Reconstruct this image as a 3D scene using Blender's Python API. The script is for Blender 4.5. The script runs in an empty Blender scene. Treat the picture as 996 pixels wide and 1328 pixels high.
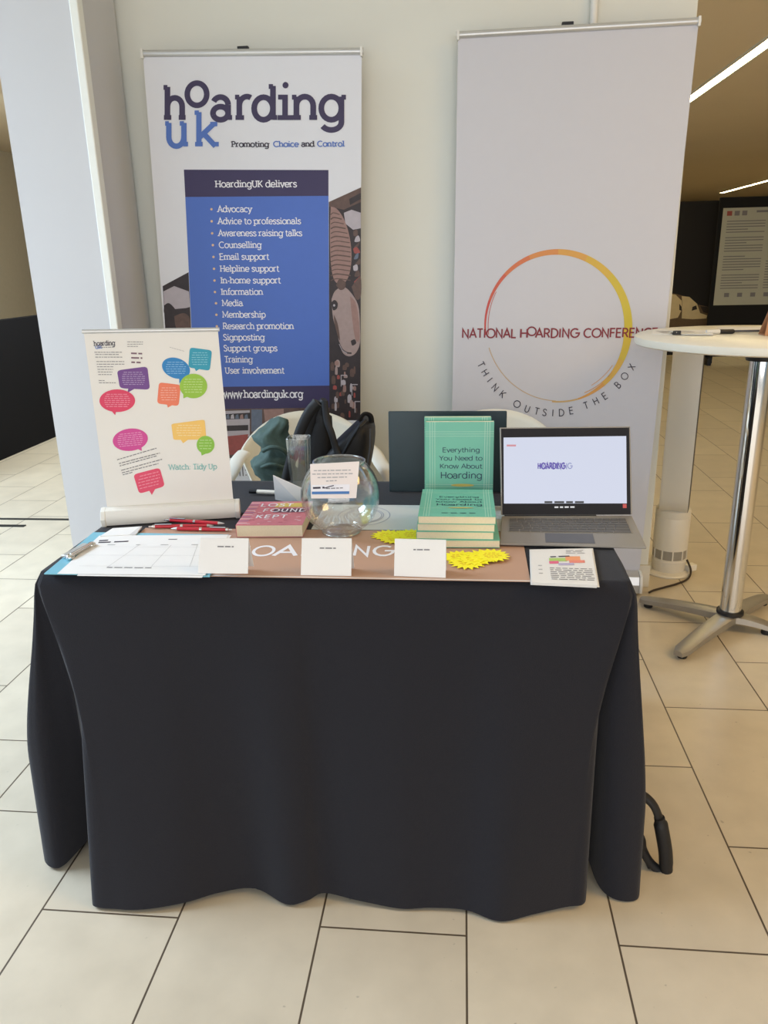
import bpy, bmesh, math, random
from mathutils import Vector, Matrix
random.seed(7)
sc = bpy.context.scene
COL = sc.collection
PI = math.pi

# ------------------------------------------------------------------ camera
F, CX, CY, CAMH = 1000.0, 498.0, 664.0, 1.35
Yc = Vector((102, -324, F)).normalized()
Dc = Vector((72, 3112, F)); Dc = (Dc - Dc.dot(Yc) * Yc).normalized()
Zc = -Dc
Xc = Yc.cross(Zc)
EYE = Vector((0, 0, CAMH))


def ray(u, v):
    c = Vector(((u - CX) / F, (v - CY) / F, 1.0))
    return Vector((Xc.dot(c), Yc.dot(c), Zc.dot(c)))


def atz(u, v, z):
    r = ray(u, v)
    return EYE + r * ((z - CAMH) / r.z)


def aty(u, v, y):
    r = ray(u, v)
    return EYE + r * (y / r.y)


cam_d = bpy.data.cameras.new('camera')
cam = bpy.data.objects.new('camera', cam_d)
COL.objects.link(cam)
right = Vector((Xc.x, Yc.x, Zc.x)); down = Vector((Xc.y, Yc.y, Zc.y)); fwd = Vector((Xc.z, Yc.z, Zc.z))
M = Matrix((right, -down, -fwd)).transposed().to_4x4()
M.translation = EYE
cam.matrix_world = M
cam_d.sensor_fit = 'VERTICAL'
cam_d.sensor_height = 24.0
cam_d.lens = 24.0 * F / 1328.0
cam_d.clip_start = 0.05
cam_d.clip_end = 100
sc.camera = cam

# ------------------------------------------------------------------ light, exposure
sc.view_settings.view_transform = 'Standard'
sc.view_settings.look = 'None'
sc.view_settings.gamma = 1.0
sc.view_settings.use_curve_mapping = False
sc.view_settings.exposure = 0.12

w = bpy.data.worlds.new('daylight')
sc.world = w
w.use_nodes = True
bg = w.node_tree.nodes['Background']
bg.inputs[0].default_value = (0.50, 0.72, 1.0, 1)
bg.inputs[1].default_value = 0.75


def area(name, loc, target, sx, sy, power, col, spread=180):
    d = bpy.data.lights.new(name, 'AREA')
    d.shape = 'RECTANGLE'; d.size = sx; d.size_y = sy
    d.energy = power; d.color = col; d.spread = math.radians(spread)
    o = bpy.data.objects.new(name, d)
    COL.objects.link(o)
    o.location = loc
    o.rotation_euler = (Vector(target) - Vector(loc)).to_track_quat('-Z', 'Y').to_euler()
    return o


area('daylight_left_skylight', (-4.0, 2.0, 3.55), (-2.5, 2.1, 0.0), 2.6, 3.2, 285, (0.66, 0.81, 1.0), 110)
area('daylight_front_glazing', (0.2, -3.4, 1.25), (0, 3.0, 0.9), 6.0, 2.2, 112, (1.0, 0.90, 0.80))
area('lobby_lamps_right', (3.0, 0.9, 3.55), (2.2, 1.6, 0), 1.6, 3.0, 72, (1.0, 0.62, 0.22), 130)
area('hall_fill_left', (-2.9, 6.2, 2.56), (-3.6, 7.2, 0), 0.6, 3.0, 112, (0.94, 1.0, 1.0))  # unseen fill light, added to brighten the left side of the hall



# ------------------------------------------------------------------ helpers
def lin(c):
    out = []
    for v in c[:3]:
        v = v / 255.0
        out.append(v / 12.92 if v <= 0.04045 else ((v + 0.055) / 1.055) ** 2.4)
    return (*out, 1.0)


MATS = {}


def mat(name, rgb, rough=0.6, metal=0.0, var=0.06, scale=30.0, bump=0.0, spec=0.5, sheen=0.0, coat=0.0):
    """principled material whose colour is broken up by a fine noise"""
    if name in MATS:
        return MATS[name]
    m = bpy.data.materials.new(name); m.use_nodes = True
    nt = m.node_tree; b = nt.nodes['Principled BSDF']
    tc = nt.nodes.new('ShaderNodeTexCoord')
    nz = nt.nodes.new('ShaderNodeTexNoise'); nz.inputs['Scale'].default_value = scale; nz.inputs['Detail'].default_value = 3
    nt.links.new(tc.outputs['Object'], nz.inputs['Vector'])
    mx = nt.nodes.new('ShaderNodeMix'); mx.data_type = 'RGBA'
    c = lin(rgb)
    mx.inputs[6].default_value = (*[v * (1 - var) for v in c[:3]], 1)
    mx.inputs[7].default_value = (*[min(1, v * (1 + var)) for v in c[:3]], 1)
    nt.links.new(nz.outputs['Fac'], mx.inputs[0])
    nt.links.new(mx.outputs[2], b.inputs['Base Color'])
    b.inputs['Roughness'].default_value = rough
    b.inputs['Metallic'].default_value = metal
    b.inputs['Specular IOR Level'].default_value = spec
    if sheen:
        b.inputs['Sheen Weight'].default_value = sheen
        b.inputs['Sheen Roughness'].default_value = 0.5
    if coat:
        b.inputs['Coat Weight'].default_value = coat
    if bump:
        bp = nt.nodes.new('ShaderNodeBump'); bp.inputs['Strength'].default_value = bump; bp.inputs['Distance'].default_value = 0.004
        nt.links.new(nz.outputs['Fac'], bp.inputs['Height'])
        nt.links.new(bp.outputs['Normal'], b.inputs['Normal'])
    MATS[name] = m
    return m


def glow(name, rgb, strength):
    if name in MATS:
        return MATS[name]
    m = bpy.data.materials.new(name); m.use_nodes = True
    nt = m.node_tree
    b = nt.nodes['Principled BSDF']
    b.inputs['Base Color'].default_value = (0.02, 0.02, 0.02, 1)
    b.inputs['Emission Color'].default_value = lin(rgb)
    b.inputs['Emission Strength'].default_value = strength
    b.inputs['Roughness'].default_value = 0.4
    MATS[name] = m
    return m


def thin_glass(name, tint=(1, 1, 1), base=0.05, edge=0.75):
    m = bpy.data.materials.new(name); m.use_nodes = True
    nt = m.node_tree; nt.nodes.clear()
    out = nt.nodes.new('ShaderNodeOutputMaterial')
    tr = nt.nodes.new('ShaderNodeBsdfTransparent'); tr.inputs[0].default_value = (*tint, 1)
    gl = nt.nodes.new('ShaderNodeBsdfGlossy'); gl.inputs['Roughness'].default_value = 0.03
    gl.inputs[0].default_value = (0.95, 0.97, 0.97, 1)
    lw = nt.nodes.new('ShaderNodeLayerWeight'); lw.inputs[0].default_value = 0.25
    mr = nt.nodes.new('ShaderNodeMapRange'); mr.inputs[3].default_value = base; mr.inputs[4].default_value = edge
    nt.links.new(lw.outputs['Facing'], mr.inputs[0])
    mx = nt.nodes.new('ShaderNodeMixShader')
    nt.links.new(mr.outputs[0], mx.inputs[0]); nt.links.new(tr.outputs[0], mx.inputs[1]); nt.links.new(gl.outputs[0], mx.inputs[2])
    nt.links.new(mx.outputs[0], out.inputs[0])
    MATS[name] = m
    return m


def catmull(ctrl, n):
    out = []
    K = len(ctrl)
    for i in range(K - 1):
        p0 = ctrl[max(0, i - 1)]; p1 = ctrl[i]; p2 = ctrl[i + 1]; p3 = ctrl[min(K - 1, i + 2)]
        for k in range(n):
            s = k / n
            out.append(tuple(.5 * ((2 * b) + (-a + c_) * s + (2 * a - 5 * b + 4 * c_ - d_) * s * s + (-a + 3 * b - 3 * c_ + d_) * s ** 3) for a, b, c_, d_ in zip(p0, p1, p2, p3)))
    out.append(tuple(ctrl[-1]))
    return out


MW = {}


class MB:
    """collects geometry (world coordinates) with material slots, then links ONE mesh object"""
    def __init__(self):
        self.v = []; self.f = []; self.mi = []; self.mats = []

    def slot(self, m):
        if m not in self.mats:
            self.mats.append(m)
        return self.mats.index(m)

    def poly(self, pts, m):
        n = len(self.v); self.v += [Vector(p) for p in pts]
        self.f.append(list(range(n, n + len(pts)))); self.mi.append(self.slot(m))

    def faces(self, vs, fs, m):
        n = len(self.v); self.v += [Vector(p) for p in vs]; s = self.slot(m)
        for f in fs:
            self.f.append([n + i for i in f]); self.mi.append(s)

    def box(self, c, s, m, X=None):
        hx, hy, hz = s[0] / 2, s[1] / 2, s[2] / 2
        vs = [Vector((x, y, z)) for z in (-hz, hz) for y in (-hy, hy) for x in (-hx, hx)]
        if X is not None:
            vs = [X @ p for p in vs]
        vs = [p + Vector(c) for p in vs]
        self.faces(vs, [(0, 2, 3, 1), (4, 5, 7, 6), (0, 1, 5, 4), (2, 6, 7, 3), (0, 4, 6, 2), (1, 3, 7, 5)], m)

    def hexa(self, low, high, m):
        """low, high: rings of equal length, joined and capped"""
        n = len(low)
        fs = [tuple(reversed(range(n))), tuple(range(n, 2 * n))]
        for i in range(n):
            j = (i + 1) % n
            fs.append((i, j, n + j, n + i))
        self.faces(list(low) + list(high), fs, m)

    def rings(self, rs, m, cap=True, closed=False):
        n = len(rs[0]); vs = [p for r in rs for p in r]; fs = []
        k = len(rs)
        for a in range(k if closed else k - 1):
            b = (a + 1) % k
            for i in range(n):
                j = (i + 1) % n
                fs.append((a * n + i, a * n + j, b * n + j, b * n + i))
        if cap and not closed:
            fs.append(tuple(reversed(range(n)))); fs.append(tuple(range((k - 1) * n, k * n)))
        self.faces(vs, fs, m)

    def tube(self, path, r, m, n=10, closed=False, flat=None, up=None):
        """sweep a circle (or an ellipse r x flat) along a path"""
        P = [Vector(p) for p in path]; rs = []
        K = len(P)
        ref = Vector(up) if up else None
        prev = None
        for i, p in enumerate(P):
            a = P[i - 1] if (i > 0 or closed) else p
            b = P[(i + 1) % K] if (i < K - 1 or closed) else p
            t = (b - a).normalized()
            if ref is not None:
                u = (ref - t * ref.dot(t))
                if u.length < 1e-4:
                    u = prev or t.orthogonal()
                u.normalize()
            elif prev is None:
                u = t.orthogonal().normalized()
            else:
                u = (prev - t * prev.dot(t)).normalized()
            prev = u
            v = t.cross(u)
            ri = r[i] if isinstance(r, (list, tuple)) else r
            fl = ri if flat is None else (flat[i] if isinstance(flat, (list, tuple)) else flat)
            rs.append([p + u * (ri * math.cos(2 * PI * k / n)) + v * (fl * math.sin(2 * PI * k / n)) for k in range(n)])
        self.rings(rs, m, closed=closed)

    def lathe(self, c, prof, m, n=32, cap=True):
        c = Vector(c)
        rs = [[c + Vector((r * math.cos(2 * PI * k / n), r * math.sin(2 * PI * k / n), z)) for k in range(n)] for r, z in prof]
        self.rings(rs, m, cap=cap)

    def grid(self, rows, m, closed=False):
        k = len(rows); n = len(rows[0]); fs = []
        for a in range(k - 1):
            for i in range(n if closed else n - 1):
                j = (i + 1) % n
                fs.append((a * n + i, a * n + j, (a + 1) * n + j, (a + 1) * n + i))
        self.faces([p for r in rows for p in r], fs, m)

    def blob(self, c, r, m, seg=20, rng=12, fn=None):
        c = Vector(c); rows = []
        for a in range(rng + 1):
            th = PI * a / rng
            row = []
            for i in range(seg):
                ph = 2 * PI * i / seg
                d = Vector((math.sin(th) * math.cos(ph), math.sin(th) * math.sin(ph), math.cos(th)))
                k = fn(d) if fn else 1.0
                row.append(c + Vector((d.x * r[0], d.y * r[1], d.z * r[2])) * k)
            rows.append(row)
        self.grid(rows, m, closed=True)

    def build(self, name, parent=None, smooth=False, bevel=0.0, solid=0.0, sub=0, weld=False):
        me = bpy.data.meshes.new(name)
        inv = MW[parent.name].inverted() if parent else Matrix.Identity(4)
        me.from_pydata([inv @ p for p in self.v], [], self.f)
        for m in self.mats:
            me.materials.append(m)
        me.polygons.foreach_set('material_index', self.mi)
        if weld:
            bm = bmesh.new(); bm.from_mesh(me)
            bmesh.ops.remove_doubles(bm, verts=bm.verts, dist=1e-5)
            bmesh.ops.recalc_face_normals(bm, faces=bm.faces)
            bm.to_mesh(me); bm.free()
        if smooth:
            me.polygons.foreach_set('use_smooth', [True] * len(me.polygons))
            if smooth != 'all':
                me.set_sharp_from_angle(angle=math.radians(40))
        me.update()
        o = bpy.data.objects.new(name, me)
        COL.objects.link(o)
        if parent:
            o.parent = parent
            MW[o.name] = MW[parent.name]
        else:
            MW[o.name] = Matrix.Identity(4)
        if solid:
            md = o.modifiers.new('solid', 'SOLIDIFY'); md.thickness = solid; md.offset = 0
        if bevel:
            md = o.modifiers.new('bevel', 'BEVEL'); md.width = bevel; md.segments = 2; md.limit_method = 'ANGLE'; md.angle_limit = math.radians(40)
        if sub:
            md = o.modifiers.new('sub', 'SUBSURF'); md.levels = sub; md.render_levels = sub
        return o


def tag(o, label, cat, group=None, kind=None):
    o['label'] = label; o['category'] = cat
    if group: o['group'] = group
    if kind: o['kind'] = kind
    return o


def thing(name, loc, label, cat, rz=0.0, group=None):
    o = bpy.data.objects.new(name, None)
    COL.objects.link(o)
    o.empty_display_size = 0.05
    o.location = loc; o.rotation_euler = (0, 0, rz)
    MW[o.name] = Matrix.Translation(Vector(loc)) @ Matrix.Rotation(rz, 4, 'Z')
    return tag(o, label, cat, group)


def lone(mb, name, loc, label, cat, group=None, kind=None, **kw):
    """a thing that is a single mesh, its origin at its base"""
    loc = Vector(loc)
    mb.v = [p - loc for p in mb.v]
    o = mb.build(name, **kw)
    o.location = loc
    MW[o.name] = Matrix.Translation(loc)
    return tag(o, label, cat, group, kind)


def struct(mb, name, **kw):
    o = mb.build(name, **kw)
    o['kind'] = 'structure'
    return o


def copy_tree(o, parent=None):
    c = o.copy(); COL.objects.link(c)
    MW[c.name] = MW[o.name]
    if parent:
        c.parent = parent
    for ch in list(o.children):
        copy_tree(ch, c)
    return c


# ------------------------------------------------------------------ lettering: strokes drawn as ribbons
def arc(cx, cy, rx, ry, a0, a1, n=12):
    return [(cx + rx * math.cos(math.radians(a0 + (a1 - a0) * i / n)), cy + ry * math.sin(math.radians(a0 + (a1 - a0) * i / n))) for i in range(n + 1)]


def ell(cx, cy, rx, ry):
    return arc(cx, cy, rx, ry, 0, 360, 24)


L = lambda *p: list(p)
# glyph: advance, strokes, serif spots (x, y, left, right)
G = {
 'a': (.47, [arc(.2, .33, .17, .17, 155, 0), L((.37, .33), (.37, 0)), ell(.2, .145, .17, .145)], [(.37, 0, 0, .09)]),
 'b': (.5, [L((.06, .75), (.06, 0)), ell(.26, .25, .2, .25)], [(.06, .75, .08, 0)]),
 'c': (.46, [arc(.25, .25, .22, .25, 48, 312)], []),
 'd': (.53, [L((.43, .75), (.43, 0)), ell(.23, .25, .2, .25)], [(.43, .75, .09, 0), (.43, 0, 0, .09)]),
 'e': (.49, [arc(.25, .25, .22, .25, 0, 318), L((.03, .25), (.47, .25))], []),
 'f': (.3, [L((.13, 0), (.13, .6)) + arc(.26, .6, .13, .15, 180, 65), L((.02, .5), (.28, .5))], [(.13, 0, .09, .1)]),
 'g': (.52, [ell(.24, .25, .2, .25), L((.44, .5), (.44, -.05)) + arc(.24, -.05, .2, .17, 0, -150)], [(.44, .5, 0, .09)]),
 'h': (.53, [L((.08, .75), (.08, 0)), arc(.25, .3, .17, .2, 180, 0) + L((.42, .3), (.42, 0))], [(.08, .75, .09, 0), (.08, 0, .08, .09), (.42, 0, .08, .08)]),
 'i': (.25, [L((.12, .5), (.12, 0)), L((.12, .62), (.12, .73))], [(.12, .5, .09, 0), (.12, 0, .09, .09)]),
 'k': (.5, [L((.08, .75), (.08, 0)), L((.08, .18), (.4, .5)), L((.18, .28), (.43, 0))], [(.08, .75, .09, 0), (.08, 0, .08, .08), (.4, .5, .08, .07), (.43, 0, .08, .07)]),
 'l': (.25, [L((.12, .75), (.12, 0))], [(.12, .75, .09, 0), (.12, 0, .09, .09)]),
 'm': (.8, [L((.08, .5), (.08, 0)), arc(.235, .32, .155, .18, 180, 0) + L((.39, .32), (.39, 0)), arc(.545, .32, .155, .18, 180, 0) + L((.7, .32), (.7, 0))], [(.08, .5, .08, 0), (.08, 0, .07, .08), (.39, 0, .07, .07), (.7, 0, .07, .08)]),
 'n': (.53, [L((.08, .5), (.08, 0)), arc(.25, .3, .17, .2, 180, 0) + L((.42, .3), (.42, 0))], [(.08, .5, .09, 0), (.08, 0, .08, .09), (.42, 0, .08, .08)]),
 'o': (.52, [ell(.26, .25, .22, .25)], []),
 'p': (.52, [L((.08, .5), (.08, -.22)), ell(.28, .25, .2, .25)], [(.08, .5, .08, 0), (.08, -.22, .08, .08)]),
 'r': (.37, [L((.08, .5), (.08, 0)), arc(.24, .3, .16, .2, 180, 60)], [(.08, .5, .09, 0), (.08, 0, .08, .1)]),
 's': (.41, [L((.36, .41), (.28, .485), (.18, .5), (.08, .455), (.06, .36), (.14, .285), (.26, .24), (.35, .16), (.34, .06), (.22, 0), (.1, .01), (.03, .09))], []),
 't': (.33, [L((.13, .66), (.13, .12)) + arc(.24, .12, .11, .12, 180, 310), L((.02, .5), (.28, .5))], []),
 'u': (.53, [L((.09, .5), (.09, .2)) + arc(.255, .2, .165, .2, 180, 360), L((.42, .5), (.42, 0))], [(.09, .5, .08, 0), (.42, .5, .09, 0), (.42, 0, 0, .09)]),
 'v': (.45, [L((.03, .5), (.22, 0), (.41, .5))], [(.03, .5, .06, .08), (.41, .5, .08, .06)]),
 'w': (.68, [L((.03, .5), (.18, 0), (.33, .5), (.48, 0), (.63, .5))], [(.03, .5, .06, .08), (.63, .5, .08, .06)]),
 'x': (.44, [L((.04, .5), (.38, 0)), L((.38, .5), (.04, 0))], []),
 'y': (.45, [L((.03, .5), (.22, 0)), L((.41, .5), (.22, 0), (.12, -.2), (.02, -.21))], [(.03, .5, .06, .08), (.41, .5, .08, .06)]),
 'A': (.62, [L((.03, 0), (.3, .7), (.57, 0)), L((.13, .24), (.47, .24))], [(.03, 0, .06, .1), (.57, 0, .1, .06)]),
 'B': (.5, [L((.08, 0), (.08, .7)), L((.08, .7), (.24, .7)) + arc(.24, .535, .16, .165, 90, -90) + L((.08, .37),), L((.08, .37), (.26, .37)) + arc(.26, .185, .18, .185, 90, -90) + L((.08, 0),)], []),
 'C': (.64, [arc(.36, .35, .32, .35, 48, 312)], []),
 'D': (.6, [L((.08, 0), (.08, .7), (.22, .7)) + arc(.22, .35, .33, .35, 90, -90) + L((.08, 0),)], []),
 'E': (.5, [L((.43, .7), (.08, .7), (.08, 0), (.43, 0)), L((.08, .37), (.4, .37))], [(.08, .7, .07, 0), (.08, 0, .07, 0)]),
 'F': (.47, [L((.42, .7), (.08, .7), (.08, 0)), L((.08, .37), (.38, .37))], []),
 'G': (.7, [arc(.37, .35, .32, .35, 48, 360) + L((.4, .35),)], []),
 'H': (.62, [L((.09, 0), (.09, .7)), L((.51, 0), (.51, .7)), L((.09, .36), (.51, .36))], [(.09, .7, .07, .07), (.09, 0, .07, .07), (.51, .7, .07, .07), (.51, 0, .07, .07)]),
 'I': (.25, [L((.12, 0), (.12, .7))], [(.12, .7, .08, .08), (.12, 0, .08, .08)]),
 'K': (.55, [L((.09, 0), (.09, .7)), L((.09, .26), (.48, .7)), L((.2, .4), (.5, 0))], [(.09, .7, .07, .07), (.09, 0, .07, .07)]),
 'L': (.46, [L((.08, .7), (.08, 0), (.42, 0))], []),
 'M': (.74, [L((.08, 0), (.1, .7), (.36, .15), (.62, .7), (.64, 0))], [(.08, 0, .06, .07), (.64, 0, .07, .06), (.1, .7, .07, 0), (.62, .7, 0, .07)]),
 'N': (.64, [L((.09, 0), (.09, .7), (.53, 0), (.53, .7))], []),
 'O': (.76, [ell(.38, .35, .34, .35)], []),
 'P': (.5, [L((.08, 0), (.08, .7), (.24, .7)) + arc(.24, .52, .18, .18, 90, -90) + L((.08, .34),)], [(.08, 0, .07, .09), (.08, .7, .07, 0)]),
 'R': (.54, [L((.08, 0), (.08, .7), (.25, .7)) + arc(.25, .52, .18, .18, 90, -90) + L((.08, .34),), L((.26, .34), (.47, 0))], [(.08, 0, .07, .08), (.47, 0, .07, .07)]),
 'S': (.48, [L((.41, .58), (.33, .67), (.22, .7), (.1, .64), (.08, .51), (.16, .41), (.31, .33), (.41, .22), (.38, .07), (.25, 0), (.12, .02), (.04, .12))], []),
 'T': (.52, [L((.26, 0), (.26, .7)), L((.03, .7), (.49, .7))], [(.26, 0, .1, .1)]),
 'U': (.6, [L((.09, .7), (.09, .22)) + arc(.29, .22, .2, .22, 180, 360) + L((.49, .7),)], [(.09, .7, .07, .07), (.49, .7, .07, .07)]),
 'W': (.86, [L((.03, .7), (.22, 0), (.42, .7), (.62, 0), (.82, .7))], [(.03, .7, .06, .06), (.82, .7, .06, .06)]),
 'X': (.56, [L((.05, .7), (.5, 0)), L((.5, .7), (.05, 0))], []),
 'Y': (.56, [L((.04, .7), (.28, .34), (.28, 0)), L((.52, .7), (.28, .34))], []),
 '0': (.5, [ell(.25, .35, .19, .35)], []),
 '2': (.48, [arc(.23, .5, .18, .2, 165, -30) + L((.05, 0), (.43, 0))], []),
 '.': (.2, [L((.1, 0), (.1, .07))], []),
 ',': (.2, [L((.11, .05), (.07, -.09))], []),
 ':': (.22, [L((.11, .03), (.11, .1)), L((.11, .38), (.11, .45))], []),
 '-': (.32, [L((.05, .25), (.27, .25))], []),
 '/': (.4, [L((.04, -.1), (.34, .8))], []),
 ' ': (.26, [], []),
}


def ribbon(pts, w):
    """list of quads following a polyline of width w (mitred)"""
    P = [Vector((p[0], p[1])) for p in pts]
    Q = [P[0]]
    for p in P[1:]:
        if (p - Q[-1]).length > 1e-6:
            Q.append(p)
    P = Q
    n = len(P)
    if n < 2:
        return []
    closed = (P[0] - P[-1]).length < 1e-5 and n > 3
    lo, hi = [], []
    for i in range(n):
        if closed:
            a = P[i - 1] if i > 0 else P[n - 2]
            b = P[i + 1] if i < n - 1 else P[1]
        else:
            a = P[max(0, i - 1)]; b = P[min(n - 1, i + 1)]
        d1 = (P[i] - a).normalized() if (P[i] - a).length > 1e-7 else (b - P[i]).normalized()
        d2 = (b - P[i]).normalized() if (b - P[i]).length > 1e-7 else d1
        t = d1 + d2
        t = t.normalized() if t.length > 1e-4 else d1
        nn = Vector((-t.y, t.x))
        k = w / 2 / max(0.35, nn.dot(Vector((-d1.y, d1.x))))
        lo.append(P[i] - nn * k); hi.append(P[i] + nn * k)
    return [[lo[i], lo[i + 1], hi[i + 1], hi[i]] for i in range(n - 1)]


def glyph_polys(ch, wt=.09, slab=False):
    adv, strokes, serifs = G[ch]
    out = []
    for s in strokes:
        out += ribbon(s, wt)
    if slab:
        for (x, y, l, r) in serifs:
            yy = y - wt * .42 if y > .4 else y + wt * .42
            if abs(y - .5) < 1e-6 or y > .6: yy = y - wt * .42 + .0
            out += ribbon([(x - l - wt / 2 * (l > 0), yy), (x + r + wt / 2 * (r > 0), yy)], wt * .85)
    return adv, out


def text_polys(s, wt=.09, slab=False, track=0.0):
    x = 0; out = []
    for ch in s:
        adv, ps = glyph_polys(ch, wt, slab)
        out += [[(p[0] + x, p[1]) for p in q] for q in ps]
        x += adv + track
    return x - track, out


class Sheet:
    """a flat printed surface: o + a*u + b*v ; print layers lie a hair apart along n"""
    def __init__(self, o, u, v, mb=None):
        self.o = Vector(o); self.u = Vector(u).normalized(); self.v = Vector(v)
        self.v = (self.v - self.u * self.v.dot(self.u)).normalized()
        self.n = self.u.cross(self.v)
        if self.n.dot(EYE - self.o) < 0:
            self.n = -self.n
        self.mb = mb or MB()
        self.eps = 0.0004
        self.k = 0

    def px(self, x, y):
        r = ray(x, y)
        t = (self.o - EYE).dot(self.n) / r.dot(self.n)
        d = EYE + r * t - self.o
        return (d.dot(self.u), d.dot(self.v))

    def P(self, a, b, layer=0):
        return self.o + self.u * a + self.v * b + self.n * (self.eps * layer)

    def poly(self, pts, m, layer=1):
        if layer > 0:                      # ink strokes that cross never share one plane
            self.k = (self.k + 1) % 83
            layer += self.k * .012
        self.mb.poly([self.P(p[0], p[1], layer) for p in pts], m)

    def pxpoly(self, pts, m, layer=1):
        self.poly([self.px(*p) for p in pts], m, layer)

    def text(self, s, p0, p1, m, cap=None, wt=.09, slab=False, layer=3, track=0.0, h=None):
        """baseline from pixel p0 to pixel p1; cap = cap height in pixels (else natural)"""
        self.text2(s, self.px(*p0), self.px(*p1), m, None if cap is None else abs(self.px(p0[0], p0[1] - cap)[1] - self.px(*p0)[1]), wt, slab, layer, track)

    def text2(self, s, a, b, m, cap=None, wt=.09, slab=False, layer=3, track=0.0):
        a = Vector(a); b = Vector(b)
        W, polys = text_polys(s, wt, slab, track)
        ex = (b - a) / W
        t = (b - a).normalized(); nn = Vector((-t.y, t.x))
        sy = (cap / .7) if cap else ex.length
        for q in polys:
            pts = [a + ex * p[0] + nn * (sy * p[1]) for p in q]
            self.poly(pts, m, layer)

    def dashes(self, p0, p1, hpx, m, layer=3, gap=.25, seed=1):
        """a line of type too small to read: a row of short bars"""
        a = Vector(self.px(*p0)); b = Vector(self.px(*p1)); h = abs(self.px(p0[0], p0[1] - hpx)[1] - a.y)
        rn = random.Random(seed * 31 + int(p0[1] * 7))
        t = (b - a); Ltot = t.length; t.normalize(); nn = Vector((-t.y, t.x))
        s = 0.0
        while s < Ltot - h:
            e = min(Ltot, s + h * rn.uniform(2, 6))
            self.poly([a + t * s, a + t * e, a + t * e + nn * h, a + t * s + nn * h], m, layer)
            s = e + h * 1.0


# ------------------------------------------------------------------ materials
M_wall = mat('wall_paint', (222, 222, 212), .8, scale=3, var=.015)
M_white = mat('white_plastic', (228, 226, 218), .4, var=.01)
M_alu = mat('satin_aluminium', (205, 205, 203), .35, .6, var=.03)
M_chrome = mat('chrome', (225, 225, 222), .08, 1.0, var=.02)
M_castalu = mat('cast_aluminium', (170, 166, 158), .42, .8, var=.06)
M_black = mat('black_plastic', (22, 22, 24), .45, var=.1)
M_cloth = mat('black_cloth', (36, 36, 41), .95, var=.18, scale=420, bump=.25, spec=.15, sheen=.12)
M_bag = mat('black_nylon', (20, 20, 22), .6, var=.25, scale=300, bump=.2)
M_paper = mat('white_paper', (232, 230, 226), .7, var=.012, scale=60)
M_cream = mat('page_edges', (232, 220, 190), .8, var=.08, scale=400)
M_ink = mat('dark_ink', (52, 46, 62), .6)
M_grey_ink = mat('grey_ink', (120, 118, 120), .6)
M_soft_ink = mat('soft_ink', (172, 170, 170), .6)
M_white_ink = mat('white_ink', (236, 235, 240), .6, var=.01)

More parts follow.
